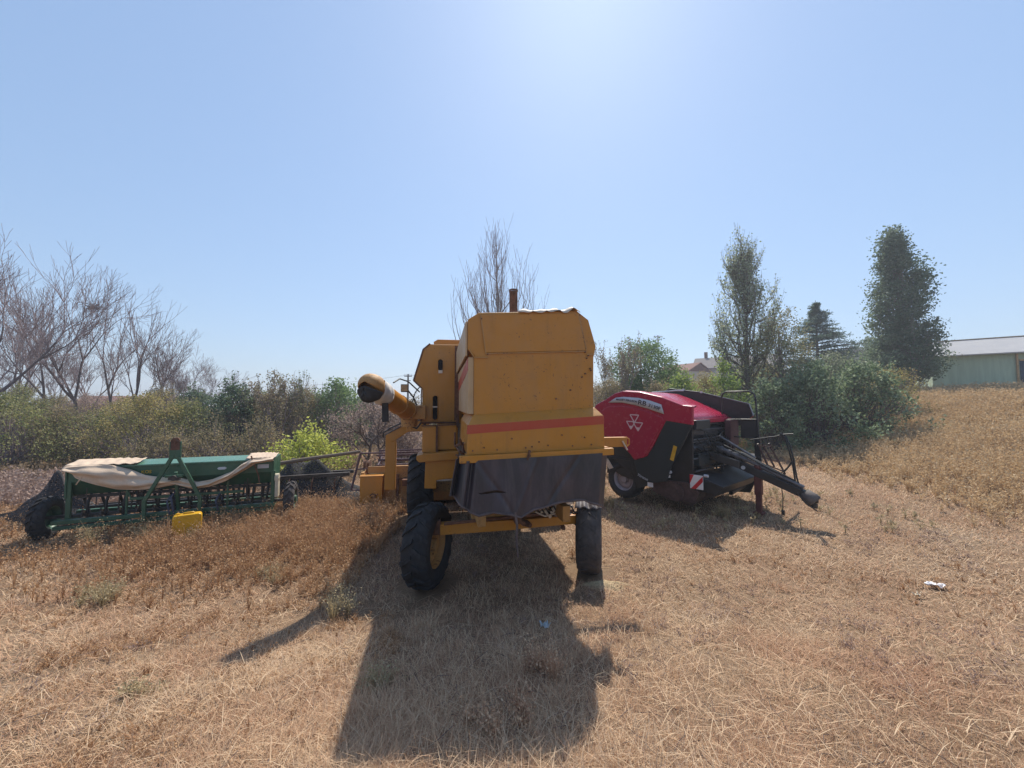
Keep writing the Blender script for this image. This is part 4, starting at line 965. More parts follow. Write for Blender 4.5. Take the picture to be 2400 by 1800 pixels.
m = MB(); m.beam((-1.65, -.05, -.3), (-1.65, -.05, 2.6), .16, .08); m.beam((-.05, -.05, 0), (-.05, -.05, 2.2), .1, .08); m.beam((-1.55, -.05, 2.2), (.0, -.05, 2.2), .08, .1); m.build('frame', M_tan, dr)
m = MB(); m.box(-1.9, .3, -.6, -.02, -.3, -.06); m.build('step', M_rust, Sh)
M_pole = plain('tarred_pole', (.09, .08, .08), .9, .2, 9); M_cpole = plain('concrete_pole', (.30, .30, .30), .9, .1, 5)
def upole(x, y, h, label, arm=1.2, mt=None, rz=0):
    z = gz(x, y); P = empty('utility_pole', (x, y, z), rz, label, 'utility pole', 'utility poles beyond the trees')
    m = MB(); m.cyl((0, 0, 0), (0, 0, h), .13, .09, 12); m.build('post', mt or M_pole, P)
    m = MB(); m.beam((-arm / 2, 0, h - .25), (arm / 2, 0, h - .25), .09, .09); m.beam((-arm / 3, 0, h - .75), (arm / 3, 0, h - .75), .08, .08); m.build('crossarm', mt or M_pole, P)
    for s in (-1, -.5, .5, 1):
        m = MB(); m.cyl((s * arm * .46, 0, h - .2), (s * arm * .46, 0, h - .02), .04, n=8); m.build('insulator', M_white, P)
upole(-12.2, 45, 5.7, 'thin dark utility pole standing behind the unloading auger', .9)
upole(24.5, 64, 7.9, 'pale utility pole left of the red-roofed house', 1.2, M_cpole)
upole(-41.6, 60, 5.4, 'dark utility pole with a wide crossarm above the dark green shrub', 2.0)
for a_, b_, lb in (((-12.2, 45, 5.6 + gz(-12.2, 45)), (-41.6, 60, 5.1 + gz(-41.6, 60)), 'overhead wire running left from the pole behind the auger'), ((-12.2, 45, 5.5 + gz(-12.2, 45)), (24.5, 64, 7.6 + gz(24.5, 64)), 'overhead wire running right from the pole behind the auger')):
    m = MB(); a_ = Vector(a_); b_ = Vector(b_)
    m.tube([a_.lerp(b_, k / 14) - Vector((0, 0, 4 * .5 * (k / 14) * (1 - k / 14))) for k in range(15)], .014, 4); o = m.build('overhead_wire', M_pole); tag(o, lb, 'wire')

# ------------------------------------------------------------------ summer haze: one closed box of thin air
hz_, nt, b = newmat('haze_air'); nt.nodes.remove(b); pv = nt.nodes.new('ShaderNodeVolumePrincipled')
pv.inputs['Color'].default_value = (.86, .90, 1.0, 1); pv.inputs['Density'].default_value = .0019; pv.inputs['Anisotropy'].default_value = .35
nt.links.new(pv.outputs[0], nt.nodes['Material Output'].inputs['Volume'])
m = MB(); m.box(-420, 420, -45, 720, -3, 24); hb = m.build('haze', hz_); tag(hb, kind='stuff')
# ------------------------------------------------------------------ trees and shrubs
M_bark = plain('grey_bark', (.16, .125, .105), .95, .3, 9, .01, sc=(2, 2, .4))
M_twig = plain('mauve_twigs', (.26, .20, .20), .95, .3, 5, 0)
M_barkd = plain('dark_bark', (.13, .10, .095), .95, .3, 9, .01, sc=(2, 2, .4))
PAL = {
 'olive': [(.2, (.09, .105, .04)), (.5, (.145, .15, .06)), (.8, (.20, .175, .085))],
 'olive2': [(.2, (.15, .14, .04)), (.5, (.21, .18, .07)), (.8, (.24, .18, .09))],
 'brown': [(.2, (.09, .085, .045)), (.5, (.15, .125, .068)), (.8, (.22, .165, .095))],
 'dark': [(.2, (.035, .06, .035)), (.55, (.06, .09, .05)), (.85, (.11, .14, .08))],
 'green': [(.2, (.045, .085, .035)), (.55, (.085, .13, .05)), (.85, (.15, .19, .07))],
 'bright': [(.2, (.08, .12, .03)), (.5, (.14, .19, .045)), (.85, (.23, .26, .08))],
 'lime': [(.15, (.20, .22, .04)), (.5, (.32, .34, .07)), (.85, (.45, .45, .12))],
 'mauve': [(.2, (.13, .095, .085)), (.5, (.20, .15, .13)), (.8, (.27, .21, .17))],
 'dry': [(.2, (.10, .08, .06)), (.6, (.16, .13, .08)), (.9, (.12, .14, .07))],
 'thin': [(.2, (.08, .10, .05)), (.8, (.14, .15, .08))],
 'pop': [(.2, (.12, .15, .09)), (.5, (.19, .22, .14)), (.85, (.32, .34, .24))],
 'brgreen': [(.2, (.09, .10, .05)), (.5, (.15, .145, .07)), (.85, (.23, .18, .10))],
 'silver': [(.2, (.055, .08, .04)), (.5, (.10, .135, .07)), (.85, (.22, .26, .17))],
 'greygreen': [(.2, (.07, .085, .055)), (.5, (.125, .14, .09)), (.85, (.21, .22, .15))],
 'dense': [(.2, (.05, .075, .045)), (.5, (.085, .115, .07)), (.85, (.15, .18, .12))],
 'dense2': [(.2, (.05, .07, .045)), (.5, (.08, .10, .06)), (.85, (.13, .15, .10))],
 'needle': [(.2, (.05, .08, .06)), (.6, (.08, .12, .09)), (.9, (.13, .17, .13))],
}
LM = {k: leafmat('foliage_' + k, [(p, tuple(min(.7, q * 1.85) for q in c)) for p, c in v], .42, .6, .35, .9) for k, v in PAL.items()}

def grow(S, T, p, d, L, r, dep, rnd, spread=.55, up=.15, wob=.16, kids_=(2, 3), shrink=.72, nseg=3, side=.35):
    p = Vector(p); d = Vector(d).normalized()
    for k in range(nseg):
        q = p + d * (L / nseg); r2 = r * (1 - .35 * (k + 1) / nseg)
        S.append((*p, *q, r * (1 - .35 * k / nseg), r2))
        if dep <= 1: T.append((tuple(p), tuple(q)))
        p = q
        d = (d + Vector((rnd.gauss(0, wob), rnd.gauss(0, wob), rnd.gauss(0, wob) + up * .35))).normalized()
        if dep > 0 and k < nseg - 1 and rnd.random() < side:
            a = d.orthogonal().normalized(); a.rotate(Quaternion(d, rnd.uniform(0, 6.28)))
            grow(S, T, p, d * math.cos(spread * 1.3) + a * math.sin(spread * 1.3) + Vector((0, 0, up)), L * shrink * rnd.uniform(.6, .9), r2 * .6, dep - 1, rnd, spread, up, wob, kids_, shrink, nseg, side)
    if dep > 0:
        n = rnd.choice(kids_); ph = rnd.uniform(0, 6.28)
        for k in range(n):
            a = d.orthogonal().normalized(); a.rotate(Quaternion(d, ph + k * 6.28 / n + rnd.uniform(-.5, .5))); s = spread * rnd.uniform(.5, 1.25)
            grow(S, T, p, d * math.cos(s) + a * math.sin(s) + Vector((0, 0, up)), L * shrink * rnd.uniform(.75, 1.15), r * .62, dep - 1, rnd, spread, up, wob, kids_, shrink, nseg, side)

def fit(S, T, x, y, H, W, lean=(0, 0), q=99):
    S = np.array(S); T = np.array(T).reshape(-1, 2, 3)
    P = T.reshape(-1, 3); cx, cy = np.median(P[:, 0]), np.median(P[:, 1])
    sw = W / 2 / max(np.percentile(np.abs(P[:, 0] - cx * .5), q - 3), .01); sh = H / np.percentile(P[:, 2], q + .7)
    for A in (S[:, 0:3], S[:, 3:6]): A[:, 0] *= sw; A[:, 1] *= sw; A[:, 2] *= sh
    T = T * np.array([sw, sw, sh]); return S, T

def leaves_on(T, n, jit, r):
    i = r.integers(0, len(T), n); t = r.uniform(0, 1, n)[:, None]
    return T[i, 0] * (1 - t) + T[i, 1] * t + r.normal(size=(n, 3)) * jit

def plant(kind, x, y, ztop, W, pal, label, seed):
    global rng
    rnd = random.Random(seed); r = np.random.default_rng(seed); rng = r
    z0 = gz(x, y); H = ztop - z0; S = []; T = []
    cat = {'shrub': 'shrub', 'sapling': 'sapling'}.get(kind, 'tree')
    nm = {'bare': 'bare_tree', 'bareV': 'bare_tree', 'shrub': 'shrub', 'sapling': 'sapling', 'tree': 'leafy_tree', 'smalltree': 'dry_tree', 'poplarbare': 'bare_poplar_tree',
          'poplar': 'poplar_tree', 'poplar2': 'poplar_tree', 'conifer': 'conifer_tree'}[kind]
    root = empty(nm, (x, y, z0 - .03), 0, label, cat)
    if kind in ('bare', 'bareV'):
        root['group'] = 'bare trees at the left'
        if kind == 'bareV':
            S.append((0, 0, 0, 0, 0, 1.0, .2, .17))
            grow(S, T, (0, 0, 1.0), (-.55, 0, 1), 2.4, .13, 5, rnd, .36, .10, .09, (2, 2), .80, 3, .5); grow(S, T, (0, 0, 1.0), (.62, .1, 1), 2.4, .13, 5, rnd, .36, .10, .09, (2, 2), .80, 3, .5)
        else:
            grow(S, T, (0, 0, 0), (rnd.uniform(-.2, .3), 0, 1), 2.4, .15, 6, rnd, .42, .10, .10, (2, 2, 3), .79, 3, .60)
        S, T = fit(S, T, x, y, H, W, q=98)
        S[:, 6:8] = np.maximum(S[:, 6:8] * min(.72, H / 12), .0065)
        segmesh('trunk', S[S[:, 6] > .035], M_barkd, root, 6); segmesh('crown', S[S[:, 6] <= .035], M_twig, root, 3)
        if pal == 'nest':
            m = MB(); rr = random.Random(8); bx_, bz_ = .5, H * .80
            for k in range(160):
                a = Vector((rr.gauss(0, .15), rr.gauss(0, .15), rr.gauss(0, .12))); m.cyl(Vector((bx_, 0, bz_)) + a, Vector((bx_, 0, bz_)) + a + Vector((rr.gauss(0, .14), rr.gauss(0, .14), rr.gauss(0, .08))), .012, n=3, caps=False)
            n_ = m.build('bird_nest', M_barkd); n_.location = root.location; tag(n_, 'dark round bird nest of sticks high in a bare tree', 'nest')
        return
    if kind in ('poplarbare', 'poplar'):
        bare = kind == 'poplarbare'; n = 18; p = Vector((0, 0, 0)); tr = [p.copy()]
        for k in range(n):
            q = p + Vector((rnd.gauss(0, .03), rnd.gauss(0, .03), H * .96 / n)); rr0 = (.12 if bare else .15)
            S.append((*p, *q, rr0 * (1 - k / n) ** .8 + .015, rr0 * (1 - (k + 1) / n) ** .8 + .012)); p = q; tr.append(p.copy())
        Rm = W / 2
        for k in range(84 if bare else 70):
            t0 = (rnd.uniform(.16, .55) if rnd.random() < .8 else rnd.uniform(.5, .85)) if bare else rnd.uniform(.18, .86); base = Vector(tr[int(t0 * n)]); a = rnd.uniform(0, 6.28); rho = Rm * (rnd.random() ** .40 * 1.30 if bare else rnd.uniform(.1, 1.1)) * (1.0 if t0 < .55 else max(.12, (1.0 - t0) * 2.1))
            zt = H * (1.0 - .26 * (rho / Rm) ** 1.4) * rnd.uniform(.84, 1.0) if bare else H * (1.0 - .5 * (rho / Rm) ** 1.5) * rnd.uniform(.75, 1.0)
            zt = min(zt, base.z + H * (rnd.uniform(.45, .8) if bare else rnd.uniform(.22, .5))); 
            if zt < base.z + 1: zt = base.z + 1
            m_ = 10; pp = base.copy(); dx, dy = math.cos(a), math.sin(a); rad = (.055 if bare else .045) * (1.1 - t0) + .012
            for j in range(m_):
                f = (j + 1) / m_; rr_ = rho * (1 - (1 - f) ** 2.6); zq = base.z + (zt - base.z) * f ** 1.12
                qq = Vector((base.x + dx * rr_ + rnd.gauss(0, .04), base.y + dy * rr_ + rnd.gauss(0, .04), zq))
                S.append((*pp, *qq, rad * (1 - j / m_) + .006, rad * (1 - (j + 1) / m_) + .005))
                if j > 0: T.append((tuple(pp), tuple(qq)))
                for _ in range((1 if bare else 3) if j > 1 else 1):
                    e = pp.lerp(qq, rnd.random()); b_ = rnd.uniform(0, 6.28); f3 = Vector((math.cos(b_) * .55, math.sin(b_) * .55, 1)); ls = rnd.uniform(.18, .42) * (1.5 if bare else 1)
                    for _2 in range(3):
                        e2 = e + f3.normalized() * ls; S.append((*e, *e2, .011 if bare else .0075, .007 if bare else .005)); T.append((tuple(e), tuple(e2))); e = e2; f3 = f3 * .8 + Vector((rnd.gauss(0, .12), rnd.gauss(0, .12), .4))
                pp = qq
        S = np.array(S); T = np.array(T)
        segmesh('trunk', S[S[:, 6] > .035], M_bark, root, 6); 
        if bare: segmesh('crown', S[S[:, 6] <= .035], M_twig, root, 3); return
        segmesh('branches', S[S[:, 6] <= .035], M_bark, root, 3)
        leafmesh('crown', leaves_on(T, 9500, .07, r), .11, LM[pal], root, aspect=.8); return
    if kind == 'conifer':
        n = 30; S.append((0, 0, 0, 0, 0, H, .22, .02)); P = []
        for k in range(n):
            h = H * (.12 + .86 * k / n); Lb = (W / 2) * (1 - k / n) ** 1.15 * 1.25 + .15
            for _ in range(7):
                a = rnd.uniform(0, 6.28); l = Lb * rnd.uniform(.55, 1.15); pp = Vector((0, 0, h))
                for j in range(6):
                    qq = pp + Vector((math.cos(a), math.sin(a), .16 - .05 * j + rnd.gauss(0, .04))) * l / 6; S.append((*pp, *qq, .03 * (1 - j / 6) + .008, .03 * (1 - (j + 1) / 6) + .006)); pp2 = pp; pp = qq
                    if j >= 1: T.append((tuple(pp2), tuple(qq)))
                    for s in (-1, 1):
                        e = qq + Vector((math.cos(a + s * 1.0), math.sin(a + s * 1.0), -.1)) * l * .2 * rnd.random(); T.append((tuple(qq), tuple(e)))
        S = np.array(S); T = np.array(T)
        segmesh('trunk', S, M_barkd, root, 4); leafmesh('crown', leaves_on(T, 26000, .06, r), .15, LM['needle'], root, aspect=.25); return
    if kind == 'smalltree':
        grow(S, T, (0, 0, 0), (.10, 0, 1), 1.0, .07, 5, rnd, .62, .08, .16, (2, 3), .80, 3, .5); grow(S, T, (.55, .1, -.1), (-.05, 0, 1), .9, .05, 5, rnd, .62, .08, .16, (2, 3), .80, 3, .5)
        S, T = fit(S, T, x, y, H, W); segmesh('trunk', S, M_barkd, root, 4); leafmesh('crown', leaves_on(T, 9000, .06, r), .055, LM[pal], root); return
    if kind == 'sapling':
        for k in range(5):
            a = rnd.uniform(0, 6.28); grow(S, T, (math.cos(a) * .12, math.sin(a) * .12, 0), (math.cos(a) * .28, math.sin(a) * .28, 1), 1.5, .035, 3, rnd, .36, .25, .10, (2, 2, 3), .72, 3, .5)
        S, T = fit(S, T, x, y, H, W); T = T[T[:, 0, 2] > .45 * H] if pal == 'thin' else T
        segmesh('trunk', S, M_twig, root, 4); leafmesh('crown', leaves_on(T, 900 if pal == 'thin' else 3500, .06, r), .09, LM[pal], root, aspect=.7); return
    # clumped crown: stems run from the ground (or the trunk) to uneven leaf clumps
    istree = kind in ('tree', 'poplar2'); ph = r.uniform(0, 6.28, 8)
    def lump(az, t): return 1 + .16 * math.sin(2 * az + ph[0]) + .13 * math.sin(3 * az + 5 * t + ph[1]) + .10 * math.sin(7 * t + ph[2] + az) + .08 * math.sin(13 * t + 4 * az + ph[3])
    if kind == 'poplar2': prof = lambda t: float(np.interp(t, [0, .1, .25, .36, .5, .62, .72, .78, .83, .93, 1], [1.1, 1.3, 1.25, 1.0, .92, .86, .80, .70, .34, .26, .08]))
    elif kind == 'tree': prof = lambda t: math.sqrt(max(0, 1 - ((t - .52) / .5) ** 2)) + .08
    else: prof = lambda t: (1 - t ** 2.4) ** .6 * (.86 + .14 * math.sin(3 * t)) + .03
    z_lo = .10 if kind == 'poplar2' else .12 if kind == 'tree' else .0
    sz = {'lime': .095, 'silver': .12, 'dark': .11, 'bright': .11, 'brown': .065, 'mauve': .06, 'olive': .075, 'olive2': .075, 'dense': .15, 'dense2': .13, 'green': .12, 'brgreen': .10, 'greygreen': .10}.get(pal, .09)
    vol = H * W * W * .6; ncl = int(min(520, max(90, vol * (4.2 if not istree else 5.5)))); cs = .20 if not istree else .26
    if kind == 'poplar2': ncl = 620; cs = .30
    per = int(np.clip(W * H * 6.5 / sz ** 2 * .55 / ncl, 40, 170))
    P = []; RN = []
    for k in range(ncl):
        t = rnd.uniform(z_lo, 1) ** (.9 if istree else .85); az = rnd.uniform(0, 6.28); q = rnd.random() ** .38
        rad = W / 2 * prof(t) * lump(az, t) * q; c = Vector((rad * math.cos(az), rad * math.sin(az), H * t * (1 - .06 * rnd.random()) * (1 + .05 * math.sin(5 * az + ph[4]))))
        if kind == 'poplar2': c.x += W * float(np.interp(t, [0, .3, .5, .66, .78, .84, 1], [.10, .06, -.06, .04, .10, -.04, -.02]))
        g_ = np.clip(r.normal(size=(per, 3)), -1.7, 1.7) * np.array([1, 1, .8]) * cs * rnd.uniform(.6, 1.25); pts = np.array(c) + g_; pts[:, 2] = np.maximum(pts[:, 2], .03)
        P.append(pts); RN.append(np.clip(rnd.gauss(.5, .16) + r.normal(0, .17, per), 0, 1))
        if k % (2 if istree else 1) == 0:
            st = Vector((0, 0, max(.02, (c.z - rad * 1.2) * .85))) if istree else Vector((rnd.gauss(0, .22 * W / 3), rnd.gauss(0, .22 * W / 3), 0)); e = st; m_ = 4
            for j in range(m_):
                f = (j + 1) / m_; e2 = st.lerp(c, f) + Vector((rnd.gauss(0, .05), rnd.gauss(0, .05), (.12 if not istree else -.1) * math.sin(math.pi * f) * H * .3)); S.append((*e, *e2, .022 * (1 - j / m_) + .006, .022 * (1 - f) + .005)); e = e2
            if rnd.random() < .6:
                e2 = c + Vector((rnd.gauss(0, .14), rnd.gauss(0, .14), rnd.uniform(.2, .8 if not istree else .5))); S.append((*c, *e2, .007, .004))
                sp_ = np.array(c)[None] + (np.array(e2 - c)[None]) * r.uniform(0, 1, (14, 1)) + r.normal(size=(14, 3)) * .05; P.append(sp_); RN.append(r.uniform(.2, .9, 14))
    if istree:
        p = Vector((0, 0, 0))
        for k in range(10): q = p + Vector((rnd.gauss(0, .05), rnd.gauss(0, .05), H * .9 / 10)); S.append((*p, *q, .17 * (1 - k / 10) + .02, .17 * (1 - (k + 1) / 10) + .015)); p = q
    P = np.concatenate(P); RN = np.concatenate(RN)
    segmesh('trunk' if istree else 'stem', S, M_barkd if pal in ('dark', 'silver') else M_twig, root, 4)
    leafmesh('crown' if istree else 'foliage', P, sz, LM[pal], root, aspect=.65, rnd=RN)

PLANTS = [
    ('shrub', -32.95, 23.91, 2.65, 3.99, 'brown', 'brown-leaved background shrub behind the far left bushes'),
    ('shrub', -28.40, 22.11, 3.27, 3.69, 'olive', 'olive background shrub behind the nest tree'),
    ('shrub', -28.19, 23.67, 2.82, 3.95, 'brown', 'brown-leaved background shrub beneath the nest tree'),
    ('shrub', -25.62, 23.34, 2.89, 3.89, 'mauve', 'grey background shrub at the foot of the V-shaped tree'),
    ('shrub', -23.32, 23.21, 2.65, 3.87, 'olive2', 'yellow-olive background shrub beneath the dark bare tree'),
    ('shrub', -21.10, 23.16, 3.26, 3.86, 'brown', 'brown-leaved background shrub beneath the low rounded bare tree'),
    ('shrub', -18.70, 22.86, 3.07, 3.81, 'dark', 'dark green background shrub behind the dark green shrub'),
    ('shrub', -16.99, 23.45, 2.61, 3.91, 'brown', 'brown-leaved background shrub behind the sparse sapling'),
    ('shrub', -15.08, 23.90, 2.98, 3.98, 'olive', 'olive background shrub behind the thin sapling'),
    ('shrub', -12.31, 22.89, 3.16, 3.81, 'brown', 'brown-leaved background shrub behind the green leafy tree'),
    ('shrub', -9.81, 22.07, 3.31, 3.68, 'green', 'green background shrub behind the auger tip'),
    ('shrub', -8.05, 22.93, 3.12, 3.82, 'mauve', 'grey background shrub behind the grey auger tree'),
    ('shrub', -5.87, 22.76, 2.68, 3.79, 'brown', 'brown-leaved background shrub behind the gooseneck arm'),
    ('shrub', 5.22, 23.50, 3.44, 3.92, 'brown', 'background shrub just beyond the right side of the combine hood'),
    ('shrub', 7.05, 23.50, 3.71, 3.92, 'green', 'background shrub below the round green tree'),
    ('shrub', 9.40, 23.50, 3.89, 3.92, 'bright', 'background shrub below the left end of the red-roofed house'),
    ('shrub', 11.75, 23.50, 4.10, 3.92, 'olive2', 'background shrub below the grey-roofed house'),
    ('shrub', 14.10, 23.50, 4.10, 3.92, 'green', 'background shrub behind the foot of the tall poplar'),
    ('shrub', 15.67, 23.50, 4.62, 3.92, 'brgreen', 'background shrub under the brown-green tree'),
    ('shrub', 20.63, 23.50, 4.88, 3.92, 'dense2', 'background shrub between the conifer and the right poplar'),
    ('bare', -23.61, 17.00, 9.39, 6.23, '', 'tall bare tree leaning in from the left edge'),
    ('bare', -28.80, 24.00, 9.20, 5.33, '', 'bare tree with a fork left of the one with the nest'),
    ('bare', -24.81, 22.00, 9.98, 4.64, 'nest', 'tall bare tree with a dark nest high in its crown'),
    ('bareV', -23.38, 23.00, 8.35, 4.86, '', 'bare tree split low into a wide V of two limbs'),
    ('bare', -22.53, 24.00, 7.20, 2.67, '', 'dark bare tree right of the V-shaped one'),
    ('bare', -22.80, 27.00, 4.89, 3.60, '', 'low rounded bare tree, rightmost of the bare trees'),
    ('bare', -36.09, 28.00, 8.78, 5.60, '', 'thin bare tree behind the tallest one at the left edge'),
    ('bare', -32.17, 30.00, 7.23, 5.33, '', 'small bare tree behind the V-shaped one'),
    ('bare', -27.73, 31.00, 6.19, 3.10, '', 'small thin bare tree behind the dark bare one'),
    ('shrub', -18.63, 13.00, 3.05, 3.47, 'olive', 'olive shrub outside'),
    ('shrub', -18.20, 14.00, 2.71, 3.27, 'olive', 'olive green shrub at the left edge of the field'),
    ('shrub', -18.08, 15.50, 2.14, 3.27, 'brown', 'brownish shrub behind the black net and the drill wheel'),
    ('shrub', -16.80, 16.00, 2.04, 3.38, 'olive', 'low olive shrub behind the left end of the drill'),
    ('shrub', -14.64, 15.50, 2.74, 3.44, 'olive2', 'rounded yellow-olive shrub behind the hitch frame'),
    ('shrub', -13.66, 16.50, 2.31, 3.12, 'olive', 'olive shrub left of the dark green one'),
    ('shrub', -13.10, 18.00, 3.20, 3.00, 'dark', 'dark green shrub, darkest of the row on the left'),
    ('shrub', -12.24, 19.00, 2.82, 3.17, 'brown', 'brown-leaved shrub right of the dark green one'),
    ('shrub', -10.56, 19.00, 3.03, 3.59, 'brown', 'large brown-olive shrub in the middle of the left row'),
    ('shrub', -11.28, 14.50, 1.35, 3.22, 'brown', 'low brown bush directly behind the drill hopper'),
    ('shrub', -12.44, 14.00, 1.23, 2.64, 'brown', 'low reddish brown bush behind the hitch frame'),
    ('shrub', -9.34, 14.50, 1.67, 1.93, 'brown', 'low dry bush left of the yellow-green shrub'),
    ('sapling', -10.90, 18.00, 3.86, 2.20, 'dry', 'sparse dry sapling sticking out above the brown shrubs'),
    ('sapling', -10.09, 19.00, 3.98, 1.90, 'thin', 'thin sapling with a few leaves above the brown-olive shrub'),
    ('sapling', -12.85, 18.50, 3.33, 1.23, 'thin', 'thin leafy shoot above the dark green shrub'),
    ('tree', -9.00, 20.00, 3.47, 2.44, 'green', 'green leafy tree left of the unloading auger'),
    ('smalltree', -5.45, 14.50, 2.56, 3.06, 'mauve', 'dry mauve-leaved small tree below the auger'),
    ('shrub', -4.44, 16.00, 1.69, 1.78, 'mauve', 'dry grey bush behind the yellow gooseneck arm'),
    ('shrub', -6.54, 12.40, 1.34, 2.37, 'lime', 'bright yellow-green shrub between the drill and the combine'),
    ('poplarbare', -1.00, 30.00, 17.40, 5.67, '', 'tall bare poplar rising behind the combine roof'),
    ('sapling', 5.60, 21.00, 6.02, 2.10, 'dry', 'half-bare dry tree just right of the combine hood'),
    ('shrub', 4.86, 19.00, 3.56, 2.53, 'brown', 'brown shrub between the combine hood and the baler'),
    ('tree', 8.32, 24.00, 6.21, 4.1, 'green', 'round green tree left of the village houses'),
    ('shrub', 8.44, 19.00, 3.73, 2.74, 'bright', 'bright green shrub below the red-roofed house'),
    ('shrub', 10.28, 18.50, 4.11, 2.67, 'bright', 'bright green shrub at the foot of the tall poplar'),
    ('shrub', 6.61, 17.50, 3.18, 2.14, 'brown', 'brownish bush behind the rear of the baler'),
    ('poplar', 13.49, 22.00, 12.50, 3.91, 'pop', 'tall slender poplar with airy leaves'),
    ('tree', 14.70, 21.00, 7.4, 2.9, 'brgreen', 'brown-green leafy tree between the poplar and the conifer'),
    ('conifer', 25.60, 32.00, 11.1, 8.8, '', 'dark conifer with flat spreading branches'),
    ('shrub', 11.52, 17.00, 3.46, 3.11, 'silver', 'dark-leaved shrub just behind the baler railing'),
    ('shrub', 12.93, 16.50, 4.08, 3.79, 'silver', 'broad dark silvery shrub right of the baler'),
    ('shrub', 15.30, 17.00, 4.08, 3.85, 'silver', 'dark silvery shrub on the slope of the bank'),
    ('shrub', 18.09, 18.50, 3.98, 2.67, 'olive2', 'olive-topped shrub at the end of the dark row'),
    ('poplar2', 25.40, 25.00, 13.79, 3.25, 'dense', 'tall dense poplar at the right, broadest tree there'),
    ('tree', 25.10, 24.00, 8.40, 2.5, 'dense2', 'dense dark tree in front of the right poplar'),
    ('tree', 33.92, 36.00, 8.60, 2.40, 'dense2', 'small dark tree far left of the right poplar'),
    ('tree', 15.90, 19.50, 4.8, 3.3, 'greygreen', 'grey-green leafy tree below the conifer'),
    ('tree', 19.60, 21.50, 4.50, 3.0, 'greygreen', 'low grey-green tree between the conifer and the tall dense poplar'),
]
for k_, a in enumerate(PLANTS):
    if a[6].endswith('outside'): continue
    plant(*a, seed=100 + k_)

# ------------------------------------------------------------------ dry grass, stubble and weeds
rng = np.random.default_rng(77)
def field(n, d0, d1, amax=1.02, pw=1.0):
    """points on the ground in front of the viewer, denser close by"""
    u = rng.uniform(0, 1, n); d = 1 / (1 / d0 ** pw + u * (1 / d1 ** pw - 1 / d0 ** pw)); d = d ** (1 / pw) if pw != 1 else d
    a = rng.uniform(-amax, amax, n); return d * np.sin(a), d * np.cos(a), d
STRAW = leafmat('straw_blades', [(.0, (.19, .09, .055)), (.2, (.37, .20, .12)), (.42, (.52, .32, .20)), (.58, (.62, .43, .27)), (.75, (.70, .53, .35)), (.88, (.55, .40, .33)), (1, (.46, .41, .29))], .25, .8, .4, .7)
RED = leafmat('rust_brown_weeds', [(.0, (.26, .13, .07)), (.35, (.41, .235, .12)), (.65, (.52, .33, .18)), (.85, (.52, .36, .24)), (1, (.60, .46, .29))], .25, .8, .4, .7)
PALE = leafmat('pale_green_weeds', [(.0, (.34, .26, .14)), (.5, (.44, .36, .21)), (1, (.55, .46, .30))], .3, .8, .3, .7)
def clear(x, y):
    """keep blades out of tyres and the chaff"""
    ok = np.ones(len(x), bool)
    for cx, cy, r_ in ((-1.11, 5.2, .42), (1.10, 5.6, .36), (-1.9, 8.1, .5), (2.72, 9.5, .4)): ok &= (x - cx) ** 2 + (y - cy) ** 2 > r_ ** 2
    return ok
x, y, d = field(430000, 1.5, 16, 1.08, 1.0)
k = clear(x, y); x, y, d = x[k], y[k], d[k]
n = len(x); pt = patchy(x, y, 1.1, .4)
L = rng.uniform(.025, .085, n) * (.35 + 1.3 * np.clip(patchy(x, y, 2.7, 4.1), 0, 1) ** 1.5 + .4 * pt) * (1 + .05 * d); W = (.0010 + .0008 * d) * rng.uniform(.6, 1.3, n)
rn = .45 * rng.uniform(0, 1, n) + .62 * np.clip(.05 + .38 * smooth(-4, 4, x) + 1.1 * (patchy(x, y, 1.9, 2.2) - .36) + .5 * (patchy(x, y, 6.5, 1.2) - .5), 0, 1)
keep = rng.uniform(0, 1, n) < .35 + 1.1 * patchy(x, y, 3.1, 5.3) - .40 * smooth(3, 7, x) * smooth(3, 5, y); x, y, d, L, W, rn = x[keep], y[keep], d[keep], L[keep], W[keep], rn[keep]; n = len(x)
g1 = blades('dry_grass', x, y, L, W, rng.uniform(.55, 1.5, n), STRAW, rn); tag(g1, kind='stuff')
n = 170000; d = np.sqrt(rng.uniform(5 ** 2, 19 ** 2, n)); a_ = rng.uniform(-1.0, 1.05, n); x, y = d * np.sin(a_), d * np.cos(a_); k = clear(x, y); x, y, d = x[k], y[k], d[k]; n = len(x)
g3 = blades('distant_dry_grass', x, y, rng.uniform(.06, .17, n), .004 + .0007 * d, rng.uniform(.6, 1.4, n), STRAW, .5 * rng.uniform(0, 1, n) + .5 * np.clip(.1 + .35 * smooth(-4, 4, x) + .9 * (patchy(x, y, 1.3, 2.2) - .3), 0, 1)); tag(g3, kind='stuff')
# longer tufts in clumps
def clumps(nc, per, spread, d0, d1, amax=1.05, keep=None):
    cx, cy, cd_ = field(nc, d0, d1, amax)
    if keep is not None: q = keep(cx, cy); cx, cy = cx[q], cy[q]
    x = np.repeat(cx, per) + rng.normal(0, spread, len(cx) * per); y = np.repeat(cy, per) + rng.normal(0, spread, len(cx) * per)
    q = clear(x, y); return x[q], y[q]
x, y = clumps(2600, 34, .07, 1.8, 15); n = len(x); d = np.hypot(x, y)
g2 = blades('grass_tufts', x, y, rng.uniform(.05, .15, n), (.0009 + .0007 * d) * rng.uniform(.6, 1.2, n), rng.uniform(.1, 1.1, n), STRAW, rng.uniform(.2, 1, n)); tag(g2, kind='stuff')

